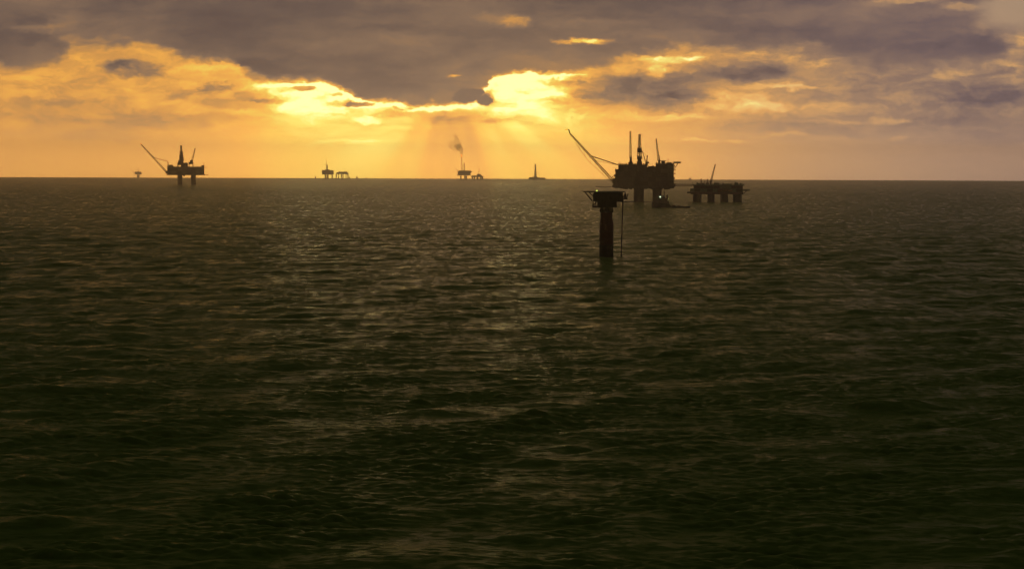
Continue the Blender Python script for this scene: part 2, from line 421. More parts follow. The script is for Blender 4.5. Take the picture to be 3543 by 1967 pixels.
# ------------------------------------------------------------------ mesh builder
class MB:
    def __init__(self):
        self.v, self.f = [], []

    def add(self, vs, fs):
        o = len(self.v)
        self.v += [tuple(p) for p in vs]
        self.f += [tuple(i + o for i in q) for q in fs]
        return self

    def box(self, x0, x1, y0, y1, z0, z1):
        x0, x1 = min(x0, x1), max(x0, x1)
        y0, y1 = min(y0, y1), max(y0, y1)
        z0, z1 = min(z0, z1), max(z0, z1)
        vs = [(x, y, z) for z in (z0, z1) for y in (y0, y1) for x in (x0, x1)]
        return self.add(vs, [(0, 2, 3, 1), (4, 5, 7, 6), (0, 1, 5, 4), (2, 6, 7, 3), (0, 4, 6, 2), (1, 3, 7, 5)])

    def hexa(self, lo, hi):
        """frustum box between two rectangles (x0,x1,y0,y1,z)"""
        a, b = lo, hi
        vs = [(x, y, r[4]) for r in (a, b) for y in (r[2], r[3]) for x in (r[0], r[1])]
        return self.add(vs, [(0, 2, 3, 1), (4, 5, 7, 6), (0, 1, 5, 4), (2, 6, 7, 3), (0, 4, 6, 2), (1, 3, 7, 5)])

    def tube(self, a, b, r0, r1=None, n=6, caps=True):
        r1 = r0 if r1 is None else r1
        a, b = Vector(a), Vector(b)
        d = (b - a).normalized()
        u = d.orthogonal().normalized()
        w = d.cross(u)
        vs = []
        for c, r in ((a, r0), (b, r1)):
            for i in range(n):
                t = 2 * math.pi * i / n
                vs.append(c + u * (r * math.cos(t)) + w * (r * math.sin(t)))
        fs = [(i, (i + 1) % n, n + (i + 1) % n, n + i) for i in range(n)]
        if caps:
            fs += [tuple(range(n - 1, -1, -1)), tuple(range(n, 2 * n))]
        return self.add(vs, fs)

    def path(self, pts, r, n=6):
        pts = [Vector(p) for p in pts]
        vs, fs = [], []
        for k, p in enumerate(pts):
            d = (pts[min(k + 1, len(pts) - 1)] - pts[max(k - 1, 0)]).normalized()
            u = d.cross(Vector((0, 1, 0.01))).normalized()
            w = d.cross(u)
            for i in range(n):
                t = 2 * math.pi * i / n
                vs.append(p + u * (r * math.cos(t)) + w * (r * math.sin(t)))
        for k in range(len(pts) - 1):
            for i in range(n):
                fs.append((k * n + i, k * n + (i + 1) % n, (k + 1) * n + (i + 1) % n, (k + 1) * n + i))
        fs += [tuple(range(n - 1, -1, -1)), tuple(range((len(pts) - 1) * n, len(pts) * n))]
        return self.add(vs, fs)

    def lathe(self, prof, cx=0, cy=0, n=24):
        """closed body of revolution about a vertical axis; prof = [(r, z)] upward"""
        vs, fs = [], []
        for r, z in prof:
            for i in range(n):
                t = 2 * math.pi * i / n
                vs.append((cx + r * math.cos(t), cy + r * math.sin(t), z))
        m = len(prof)
        for k in range(m - 1):
            for i in range(n):
                fs.append((k * n + i, k * n + (i + 1) % n, (k + 1) * n + (i + 1) % n, (k + 1) * n + i))
        fs += [tuple(range(n - 1, -1, -1)), tuple(range((m - 1) * n, m * n))]
        return self.add(vs, fs)

    def lattice(self, a, b, w0, w1, bays, r, rb=None, side=(0, 1, 0)):
        """square trussed mast from a to b: four chords, ring braces and diagonals"""
        rb = rb or r * 0.6
        a, b = Vector(a), Vector(b)
        d = (b - a).normalized()
        s = Vector(side)
        u = d.cross(s).normalized()
        s = u.cross(d).normalized()
        rings = []
        for k in range(bays + 1):
            t = k / bays
            c = a.lerp(b, t)
            h = (w0 + (w1 - w0) * t) / 2
            rings.append([c + u * (h * i) + s * (h * j) for i, j in ((-1, -1), (1, -1), (1, 1), (-1, 1))])
        for i in range(4):
            self.tube(rings[0][i], rings[-1][i], r, r * 0.8, 4)
        for k in range(bays):
            for i in range(4):
                j = (i + 1) % 4
                self.tube(rings[k + 1][i], rings[k + 1][j], rb, None, 4, False)
                if k % 2:
                    self.tube(rings[k][i], rings[k + 1][j], rb, None, 4, False)
                else:
                    self.tube(rings[k][j], rings[k + 1][i], rb, None, 4, False)
        return self

    def rail(self, x0, x1, y0, y1, z, h=1.2, r=0.06, step=3.0):
        cs = [(x0, y0), (x1, y0), (x1, y1), (x0, y1)]
        for i in range(4):
            a, b = cs[i], cs[(i + 1) % 4]
            for q in (0.55, 1.0):
                self.tube((*a, z + h * q), (*b, z + h * q), r, None, 4, False)
            n = max(1, int(math.hypot(b[0] - a[0], b[1] - a[1]) / step))
            for k in range(n):
                t = k / n
                p = (a[0] + (b[0] - a[0]) * t, a[1] + (b[1] - a[1]) * t)
                self.tube((*p, z), (*p, z + h), r, None, 4, False)
        return self

    def build(self, name, mat, parent=None, smooth=False, label=None):
        me = bpy.data.meshes.new(name)
        me.from_pydata(self.v, [], self.f)
        me.validate()
        bm = bmesh.new()
        bm.from_mesh(me)
        bmesh.ops.recalc_face_normals(bm, faces=bm.faces)
        bm.to_mesh(me)
        bm.free()
        if smooth:
            me.polygons.foreach_set('use_smooth', [True] * len(me.polygons))
            me.set_sharp_from_angle(angle=math.radians(40))
        me.materials.append(M[mat] if isinstance(mat, str) else mat)
        o = bpy.data.objects.new(name, me)
        COL.objects.link(o)
        if parent is not None:
            o.parent = parent
        if label:
            o['label'] = label
        return o


def tag(o, label=None, cat=None, group=None, kind=None):
    for k, v in (('label', label), ('category', cat), ('group', group), ('kind', kind)):
        if v:
            o[k] = v
    return o


class Site:
    """A spot on the sea: bearing from the photo, distance from the height of the waterline below the horizon."""

    def __init__(self, px, py, d=None):
        az, el = ray(px, py)
        if d is None:
            th = -math.tan(el)
            d = EARTH * (th - math.sqrt(th * th - 2 * EYE / EARTH))
        self.az, self.d = az, d
        self.px = px
        self.sx = d * math.cos(az) ** 2 / FP
        self.sz = d * math.cos(az) / FP
        # photo height of the water at this distance
        lo, hi = py - 200, py + 200
        want = math.atan((drop(d) - EYE) / d)
        for _ in range(60):
            mid = (lo + hi) / 2
            if ray(px, mid)[1] > want:
                lo = mid
            else:
                hi = mid
        self.py = (lo + hi) / 2
        self.loc = (d * math.sin(az), d * math.cos(az), drop(d))

    def X(self, px):
        return (px - self.px) * self.sx

    def Z(self, py):
        return (self.py - py) * self.sz

    def root(self, name, label, cat, group=None):
        o = bpy.data.objects.new(name, None)
        COL.objects.link(o)
        o.location = self.loc
        o.rotation_euler = (0, 0, -self.az)
        return tag(o, label, cat, group)


# ------------------------------------------------------------------ shared parts
def modules(root, x0, x1, y0, y1, z0, z1, cols, rows, mats=('module', 'module_dark', 'deck'), seed=1, gap=0.25, out=2.5):
    """rows x cols of separate cladded process modules standing round a core, each with its own depth"""
    rnd = random.Random(seed)
    zs = [z0 + (z1 - z0) * k / rows for k in range(rows + 1)]
    for r in range(rows):
        cuts = [0] + sorted((k + rnd.uniform(-.25, .25)) / cols for k in range(1, cols)) + [1]
        for c in range(cols):
            a, b = x0 + (x1 - x0) * cuts[c], x0 + (x1 - x0) * cuts[c + 1]
            o = rnd.uniform(0, out)
            mb = MB()
            mb.box(a + gap, b - gap, y0 - o, y0 + 4, zs[r] + gap, zs[r + 1] - gap)
            n = rnd.randint(1, 3)          # door recess, louvre boxes and vent housings on the face
            for q in range(n):
                u = a + (b - a) * (q + 0.3) / n
                hh = (zs[r + 1] - zs[r])
                mb.box(u, u + (b - a) * 0.3 / n, y0 - o - 0.6, y0 - o + .02, zs[r] + hh * .25, zs[r] + hh * rnd.uniform(.5, .8))
            mb.build('module', mats[rnd.randrange(len(mats))], root)


def crane(root, x, y, z, tip, cab=2.6, ped=6.0, width=2.0, bays=12, r=0.28):
    """pedestal crane: pedestal > cab, boom lattice, hoist line"""
    p = MB().tube((x, y, z), (x, y, z + ped), cab * 0.55, cab * 0.5, 10).build('crane_pedestal', 'steel', root)
    c = MB().box(x - cab, x + cab, y - cab, y + cab, z + ped, z + ped + cab * 1.5)
    c.box(x - cab * .8, x + cab * .1, y - cab * 1.25, y - cab * .98, z + ped + .3, z + ped + cab)
    c.build('crane_cab', 'module', p)
    b0 = Vector((x, y - cab * 1.02, z + ped + cab * .7))
    MB().lattice(b0, tip, width, width * .45, bays, r).build('crane_boom', 'steel', p)
    ap = Vector((x - (tip[0] - x) * .12, y, z + ped + cab * 1.5 + ped * .9))
    f = MB()
    f.tube((x + cab * .7, y, z + ped + cab * 1.5), ap, r)
    f.tube((x - cab * .7, y, z + ped + cab * 1.5), ap, r)
    f.tube(ap, tip, r * .4)
    f.build('crane_gantry', 'steel', p)
    return p


def flare_boom(root, base, tip, w0, w1, bays, r, stay, mat='rust'):
    b = MB().lattice(base, tip, w0, w1, bays, r).build('flare_boom', mat, root)
    MB().tube(*stay, r * 1.25, None, 6).build('boom_stay', 'steel', root)
    return b


def flame(parent, p, size, lean=(0, 0), mat='flame', name='flame'):
    x, y, z = p
    prof = [(0.02, 0), (.34, .18), (.5, .5), (.42, .9), (.22, 1.4), (.03, 1.9)]
    mb = MB()
    n = 12
    vs, fs = [], []
    for k, (r, h) in enumerate(prof):
        for i in range(n):
            t = 2 * math.pi * i / n
            rr = r * size * (1 + .18 * math.sin(3 * t + k))
            vs.append((x + rr * math.cos(t) + lean[0] * size * h, y + rr * math.sin(t), z + h * size * (1 - abs(lean[1]) * .4)))
    for k in range(len(prof) - 1):
        for i in range(n):
            fs.append((k * n + i, k * n + (i + 1) % n, (k + 1) * n + (i + 1) % n, (k + 1) * n + i))
    fs += [tuple(range(n - 1, -1, -1)), tuple(range((len(prof) - 1) * n, len(prof) * n))]
    return mb.add(vs, fs).build(name, mat, parent, smooth=True)


# ------------------------------------------------------------------ loading column in front
def loading_column():
    s = Site(2098, 889)
    X, Z = s.X, s.Z
    root = s.root('loading_column', 'dark red loading column rising alone from the sea with a round helideck on top', 'loading column')
    c = MB()
    r = 24.5 * s.sx
    c.lathe([(r, -14), (r, Z(846)), (r * 1.0, Z(845.9))], n=32)
    c.build('column_foot', 'black', root, True, 'black lower length of the column at the waterline')
    c = MB().lathe([(r * .985, Z(845.8)), (r * .985, Z(770)), (r * .82, Z(752)), (r * .82, Z(734))], n=32)
    c.build('column_shaft', 'red', root, True)
    c = MB()
    for py in (775, 800, 825, 845):
        c.lathe([(r * 1.01, Z(py + 1.2)), (r * 1.045, Z(py + .6)), (r * 1.045, Z(py - .6)), (r * 1.01, Z(py - 1.2))], n=32)
    c.build('stiffener_ring', 'red', root, True)
    c = MB()
    c.lathe([(r * .80, Z(734)), (r * 1.0, Z(733)), (r * 1.0, Z(724)), (r * .9, Z(723)), (r * .9, Z(717))], n=28)
    c.build('swivel_collar', 'black', root, True)
    lad = MB()
    for dx in (-.35, .35):
        lad.tube((X(2078) + dx, -r * .98 - .4, -2), (X(2078) + dx, -r * .98 - .4, Z(720)), .07, None, 4)
    k = -2.0
    while k < Z(720):
        lad.tube((X(2078) - .35, -r * .98 - .4, k), (X(2078) + .35, -r * .98 - .4, k), .05, None, 4)
        k += .6
    lad.build('ladder', 'steel', root)
    # machinery house, two storeys, open frame on one side
    h = MB()
    h.box(X(2066), X(2133), -6.2, 6.2, Z(717), Z(696))
    h.box(X(2070), X(2080), -7.0, -6.18, Z(716.5), Z(703))
    h.box(X(2112), X(2124), -6.8, -6.18, Z(714), Z(700))
    h.build('lower_house', 'module_dark', root)
    f = MB()
    f.box(X(2049), X(2085), -5.5, 5.5, Z(718), Z(711.5))
    for px in (2050, 2058):
        for y in (-5.3, 5.0):
            f.box(X(px), X(px) + .35, y, y + .35, Z(711.6), Z(695.5))
    f.tube((X(2050), -5.2, Z(711)), (X(2065), -5.2, Z(697)), .18)
    f.tube((X(2050), 5.2, Z(711)), (X(2065), 5.2, Z(697)), .18)
    f.rail(X(2049), X(2066), -5.4, 5.4, Z(711.5), 1.1, .05, 1.5)
    f.build('open_landing', 'steel', root)
    h = MB()
    h.box(X(2051), X(2154), -7.2, 7.2, Z(695.8), Z(668.9))
    h.box(X(2058), X(2150), -6.4, 6.4, Z(668.95), Z(665.6))
    h.box(X(2060), X(2074), -8.0, -7.18, Z(692), Z(676))
    h.box(X(2085), X(2098), -8.3, -7.18, Z(694), Z(672))
    h.box(X(2108), X(2130), -7.8, -7.18, Z(690), Z(680))
    h.box(X(2136), X(2150), -8.6, -7.18, Z(694.5), Z(683))
    h.build('upper_house', 'module_dark', root)
    g = MB()
    g.box(X(2154), X(2170), -3, 2, Z(689), Z(684))
    g.box(X(2158), X(2166), -2, 1, Z(683.9), Z(671))
    g.tube((X(2166), -1, Z(688)), (X(2172), -1, Z(668)), .25)
    g.build('hose_gantry', 'steel', root)
    st = MB()
    for y in (-5, 5):
        st.tube((X(2048), y, Z(695)), (X(2024), y, Z(666)), .28)
        st.tube((X(2052), y, Z(680)), (X(2038), y, Z(666)), .2)
        st.tube((X(2154), y, Z(684)), (X(2163), y, Z(666)), .22)
    for px in (2056, 2076, 2096, 2116, 2136, 2152):
        st.box(X(px) - .2, X(px) + .2, -7, 7, Z(669), Z(665.6))
    st.build('helideck_support', 'steel', root)
    rd = 74 * s.sx
    cx = X(2088)
    hd = MB().lathe([(rd * .93, Z(665.5)), (rd * .96, Z(664.6)), (rd * .96, Z(662.6)), (rd * .95, Z(662.5))], cx, 0, 8)
    hd.build('helideck', 'green', root)
    nt = MB()
    for i in range(8):
        a, b = math.radians(45 * i), math.radians(45 * i + 45)
        for q, zz in ((.99, Z(662.9)), (1.05, Z(661.8))):
            nt.tube((cx + rd * q * math.cos(a), rd * q * math.sin(a), zz), (cx + rd * q * math.cos(b), rd * q * math.sin(b), zz), .09, None, 4)
        for k in range(4):
            t = a + (b - a) * k / 4
            fl = math.cos(math.radians(22.5)) / math.cos((t - a) - math.radians(22.5))
            nt.tube((cx + rd * .955 * fl * math.cos(t), rd * .955 * fl * math.sin(t), Z(663.5)), (cx + rd * 1.05 * fl * math.cos(t), rd * 1.05 * fl * math.sin(t), Z(661.8)), .07, None, 4)
    nt.build('safety_net', 'steel', root)
    lx = X(2064)
    lp = MB().tube((lx, -6, Z(662.5)), (lx, -6, Z(661)), .12)
    lp.build('lamp_post', 'steel', root)
    MB().lathe([(.12, Z(661)), (.42, Z(660.6)), (.46, Z(659.4)), (.3, Z(658)), (.05, Z(657.6))], lx, -6, 12).build('lamp', 'lamp', root, True, 'lit greenish lamp on the helideck rim')
    hs = [(X(2155), -2, Z(684)), (X(2154), -2, Z(692)), (X(2153.2), -2, Z(720)), (X(2152), -2, Z(780)), (X(2150.5), -2, Z(830)), (X(2149.5), -2, Z(875)), (X(2149), -2, -3)]
    MB().path(hs, .30, 8).build('loading_hose', 'rubber', root, True)


loading_column()


# ------------------------------------------------------------------ the large platform
def large_platform():
    s = Site(2227, 698)
    X, Z = s.X, s.Z
    root = s.root('oil_platform', 'largest oil platform, near black, with a long flare boom slanting up to a yellow flame', 'oil platform', 'oil platforms')

    def leg(px0, px1, y):
        cx, r = X((px0 + px1) / 2), (px1 - px0) / 2 * s.sx
        MB().lathe([(r * 1.12, -25), (r * 1.03, 0), (r * .97, Z(672)), (r * 1.0, Z(655)), (r * 1.12, Z(650.5))], cx, y, 28).build('leg', 'concrete', root, True)
    leg(2192.5, 2228, 0)
    leg(2257.5, 2289.5, 10)
    leg(2198, 2222, 55)
    D0, D1 = -26, 58
    # cellar deck girder
    c = MB().box(X(2124), X(2332), D0, D1, Z(650.4), Z(643))
    for px in range(2130, 2330, 14):
        c.tube((X(px), D0 + .5, Z(650)), (X(px + 7), D0 + .5, Z(643.5)), .5, None, 4)
    for i in range(7):
        px = 2150 + i * 26
        c.box(X(px), X(px + 12), D0 + 3, D0 + 14, Z(653.5 + (i % 3)), Z(650.3))
    c.build('cellar_deck', 'deck', root)
    core = MB()
    core.box(X(2131), X(2330), D0 + 3, D1 - 2, Z(643.1), Z(612))
    core.box(X(2139), X(2238), D0 + 3, D1 - 2, Z(612.1), Z(572))
    core.box(X(2237.9), X(2268), D0 + 3, D1 - 2, Z(612.1), Z(578))
    core.box(X(2267.9), X(2330), D0 + 3, D1 - 2, Z(612.1), Z(568))
    core.build('process_deck', 'module_dark', root)
    modules(root, X(2126), X(2330), D0 + 3.2, D1, Z(643), Z(613), 9, 2, seed=3)
    modules(root, X(2138.5), X(2238), D0 + 3.2, D1, Z(612.5), Z(573), 5, 2, seed=5)
    modules(root, X(2238), X(2268), D0 + 3.2, D1, Z(612.5), Z(579), 2, 2, seed=6)
    modules(root, X(2268), X(2330), D0 + 3.2, D1, Z(612.5), Z(569), 3, 3, ('module', 'module_dark'), seed=9, out=1.2)
    e = MB()
    e.box(X(2122.5), X(2131.1), D0 + 6, D0 + 30, Z(649), Z(618))
    e.box(X(2128.5), X(2139.1), D0 + 6, D0 + 36, Z(617.9), Z(585.5))
    e.box(X(2129), X(2131), D0 + 8, D0 + 10, Z(585.6), Z(582))
    e.build('stair_tower', 'module_dark', root)
    # weather deck plates and rails
    w = MB()
    w.box(X(2137), X(2240), D0 + 1, D1, Z(571.9), Z(569.6))
    w.box(X(2240.1), X(2267), D0 + 1, D1, Z(577.9), Z(575.4))
    w.box(X(2266.9), X(2331), D0 + 1, D1, Z(567.9), Z(565.8))
    w.rail(X(2137.5), X(2239.5), D0 + 1.4, D1 - 1, Z(569.6), 1.3, .12, 4)
    w.rail(X(2268), X(2330), D0 + 1.4, D1 - 1, Z(565.8), 1.3, .12, 4)
    w.build('weather_deck', 'deck', root)
    q = MB()
    q.box(X(2287), X(2300), -10, 10, Z(565.7), Z(555.5))
    q.box(X(2284), X(2304), -12, 12, Z(556.9), Z(555.2))
    q.box(X(2306), X(2322), -8, 20, Z(565.7), Z(561.5))
    q.tube((X(2310.5), 0, Z(561.6)), (X(2310.5), 0, Z(549)), .35)
    q.build('control_house', 'module', root)
    hd = MB()
    hd.box(X(2330.5), X(2354), -16, 12, Z(565), Z(560.5))
    hd.tube((X(2331), -8, Z(585)), (X(2345), -8, Z(565)), .5)
    hd.tube((X(2331), 6, Z(585)), (X(2345), 6, Z(565)), .5)
    hd.rail(X(2331), X(2354), -17, 13, Z(560.6), .8, .12, 3)
    hd.build('helideck', 'green', root)
    sm = MB()
    sm.box(X(2331), X(2336), -10, -4, Z(602), Z(598))
    sm.box(X(2331), X(2334.5), -10, 10, Z(628), Z(625))
    sm.build('side_landing', 'steel', root)
    # mast with housing
    b = MB()
    b.box(X(2173), X(2189), -12, 8, Z(569.5), Z(561))
    b.box(X(2176.5), X(2187), -9, 4, Z(561.1), Z(556.5))
    b.build('winch_house', 'module_dark', root)
    p = MB().tube((X(2181.5), -4, Z(556.6)), (X(2181.5), -4, Z(544)), 1.7, 1.5, 10).build('crane_pedestal', 'steel', root)
    MB().box(X(2177.5), X(2186), -7.5, -.5, Z(552.5), Z(545)).build('crane_cab', 'white', p)
    bm = MB().lattice((X(2181), -7.9, Z(548)), (X(2179.6), -7.9, Z(455)), 2.9, 1.9, 20, .42, .24)
    bm.tube((X(2184.5), -5, Z(545)), (X(2180), -7.9, Z(470)), .16)
    bm.build('crane_boom', 'steel', p)
    # derrick: lattice, dark monkey-board box, wider clad foot
    sub = MB()
    sub.box(X(2202), X(2220.5), -12, 12, Z(569.5), Z(558))
    sub.box(X(2205), X(2218), -8, 8, Z(558.1), Z(551))
    sub.build('derrick_substructure', 'module_dark', root)
    dk = MB()
    dk.lattice((X(2211.6), 0, Z(552)), (X(2211.6), 0, Z(528)), 17.0 * s.sx, 15.5 * s.sx, 4, .6, .36)
    dk.lattice((X(2211.6), 0, Z(528)), (X(2211.6), 0, Z(512)), 15.5 * s.sx, 14.0 * s.sx, 3, .6, .36)
    dk.lattice((X(2211.6), 0, Z(512)), (X(2211.6), 0, Z(466)), 10.5 * s.sx, 7.2 * s.sx, 9, .55, .3)
    dk.box(X(2207.6), X(2215.6), -1.6, 1.6, Z(469), Z(466.4))
    dk.tube((X(2211.6), 0, Z(466.5)), (X(2211.6), 0, Z(462.5)), .25)
    dk.tube((X(2211.6), 0, Z(552)), (X(2211.6), 0, Z(470)), .5)
    d = dk.build('derrick', 'steel', root)
    MB().box(X(2205.4), X(2218.6), -2.9, 2.9, Z(527.5), Z(513)).build('monkey_board', 'black', d)
    MB().box(X(2204.5), X(2218.6), -3.2, 3.2, Z(551.9), Z(542)).build('wind_wall', 'module', d)
    # slanting pipe and small crane
    sl = MB().lattice((X(2233), -6, Z(560)), (X(2220.6), -6, Z(521)), 1.5, .8, 9, .25).build('slant_ramp', 'steel', root)
    MB().tube((X(2219), -4, Z(521)), (X(2241), -4, Z(545)), .16).build('guy_line', 'steel', root)
    p = MB().tube((X(2236.5), -8, Z(575.3)), (X(2236.5), -8, Z(562)), 1.8, 1.5, 10).build('crane_pedestal', 'steel', root)
    k = MB().box(X(2232), X(2244), -11, -5, Z(566.2), Z(559.5))
    k.box(X(2241), X(2246), -10, -6, Z(565.5), Z(562.5))
    k.build('crane_cab', 'module_dark', p)
    MB().lattice((X(2236), -10.8, Z(562)), (X(2238.8), -10.8, Z(537.5)), 2.0, 1.0, 7, .3).build('crane_boom', 'steel', p)
    p = MB().tube((X(2279.5), -14, Z(565.7)), (X(2279.5), -14, Z(556)), 1.8, 1.6, 10).build('crane_pedestal', 'steel', root)
    MB().box(X(2275.5), X(2284), -17.5, -10.5, Z(560), Z(553.8)).build('crane_cab', 'module_dark', p)
    MB().lattice((X(2277.5), -17.8, Z(556)), (X(2268.6), -17.8, Z(480.5)), 2.9, 1.3, 18, .4, .22).build('crane_boom', 'steel', p)
    MB().tube((X(2280.8), -12, Z(553.9)), (X(2279.2), -12, Z(537)), .55, .4).tube((X(2282), -10.7, Z(553.9)), (X(2279.2), -12, Z(537)), .35).tube((X(2279.2), -12, Z(537)), (X(2270), -17, Z(486)), .12).build('crane_gantry', 'steel', p)
    # vents, tanks and lockers along the deck edge
    rnd = random.Random(4)
    for px, w_, h_ in ((2143, 6, 2.2), (2152, 4, 3.0), (2160, 8, 1.8), (2191, 5, 3.4), (2197, 3, 5), (2224, 4, 4.2), (2229, 5, 2.6), (2250, 8, 1.6), (2259, 4, 2.4)):
        zb = 569.6 if px < 2240 else 575.4
        MB().box(X(px), X(px + w_), -18, -12, Z(zb) + .02, Z(zb - h_)).build('vent_house', 'module', root)
    MB().tube((X(2144), -14, Z(569.6)), (X(2144), -14, Z(560)), .3).build('vent_pipe', 'steel', root)
    MB().tube((X(2166), -14, Z(569.6)), (X(2166), -14, Z(563)), .25).build('vent_pipe', 'steel', root)
    for px0, px1, z0, z1, y_ in ((2331, 2336, 643, 634, -12), (2331, 2334, 620, 612, 2), (2331, 2337.5, 590, 587, -6), (2331, 2333.5, 577, 570, -14), (2118, 2123, 648, 640, 4), (2124, 2129, 612, 604, -4), (2127, 2132, 593, 588, -10)):
        MB().box(X(px0), X(px1), y_ - 5, y_ + 5, Z(z0), Z(z1)).build('side_landing', 'steel', root)
    for px in (2139, 2149, 2169, 2192, 2199, 2225, 2244, 2256, 2270, 2304, 2318, 2328):
        zb = 569.6 if px < 2240 else (575.4 if px < 2267 else 565.8)
        MB().tube((X(px), -20, Z(zb)), (X(px) + rnd.uniform(-.5, .5), -20, Z(zb - rnd.uniform(4, 11))), .32, .16).build('vent_pipe', 'steel', root)
    for px in (2146, 2162, 2206, 2246, 2296):
        zb = 650.4
        MB().box(X(px), X(px + rnd.uniform(7, 14)), -20, -8, Z(zb + rnd.uniform(2, 5)), Z(zb) - .02).build('underdeck_module', 'module_dark', root)
    # flare boom
    base, tip = Vector((X(2121.5), -12, Z(626))), Vector((X(1972), -12, Z(464.5)))
    fb = MB()
    fb.lattice(base, tip, 3.3, 1.5, 34, .55, .28)
    fb.path([tip, (X(1969.5), -12, Z(459)), (X(1968.6), -12, Z(452)), (X(1964.5), -12, Z(450.2))], .8, 6)
    b = fb.build('flare_boom', 'rust', root)
    lc = MB()
    low = [(X(1990), -9, Z(494)), (X(2012), -9, Z(527)), (X(2038), -9, Z(560)), (X(2066), -9, Z(585)), (X(2100), -9, Z(618)), (X(2121), -9, Z(637))]
    lc.path(low, .26, 5)
    for i, t in enumerate((.16, .30, .44, .58, .72, .86)):
        p1 = tip.lerp(base, t)
        k = t * (len(low) - 1)
        a = Vector(low[int(k)]).lerp(Vector(low[min(int(k) + 1, len(low) - 1)]), k - int(k))
        lc.tube(p1, a, .18, None, 4)
    lc.build('lower_chord', 'steel', b)
    MB().tube((X(2046), -12, Z(541)), (X(2137), -12, Z(570.5)), .75, .75, 6).tube((X(2060), -12, Z(556)), (X(2138), -12, Z(571.5)), .2).build('boom_stay', 'steel', root)
    fp = MB()
    fp.box(X(2119), X(2126), -16, -8, Z(634), Z(618))
    fp.tube((X(2124), -12, Z(618)), (X(2119), -12, Z(610)), .5)
    fp.tube((X(2126), -12, Z(606)), (X(2117), -12, Z(615)), .4)
    fp.build('boom_foot', 'steel', root)
    # flame streams to the left of the tip
    x, y, z = X(1965), -12, Z(450)
    n, prof = 12, [(.35, 0), (.85, -1.2), (1.05, -2.6), (.7, -4.0), (.1, -5.2)]
    vs, fs = [], []
    for k, (r, dx) in enumerate(prof):
        for i in range(n):
            t = 2 * math.pi * i / n
            vs.append((x + dx, y + r * math.cos(t), z + r * math.sin(t) + .25 * math.sin(k * 1.3)))
    for k in range(len(prof) - 1):
        for i in range(n):
            fs.append((k * n + i, (k + 1) * n + i, (k + 1) * n + (i + 1) % n, k * n + (i + 1) % n))
    fs += [tuple(range(n)), tuple(range(len(prof) * n - 1, (len(prof) - 1) * n - 1, -1))]
    MB().add(vs, fs).build('flame', 'flame_yellow', b, True, 'small yellow flame at the boom tip')
    # low walkway out over the sea
    wk = MB().box(X(2060), X(2122.4), -2, 2, Z(648.4), Z(646.8))
    for px in range(2064, 2120, 8):
        wk.tube((X(px), -2, Z(646.8)), (X(px), -2, Z(644.6)), .12, None, 4)
    wk.tube((X(2061), -2, Z(644.6)), (X(2122), -2, Z(644.6)), .12, None, 4)
    wk.build('lower_walkway', 'steel', root)
    return s


BIG = large_platform()


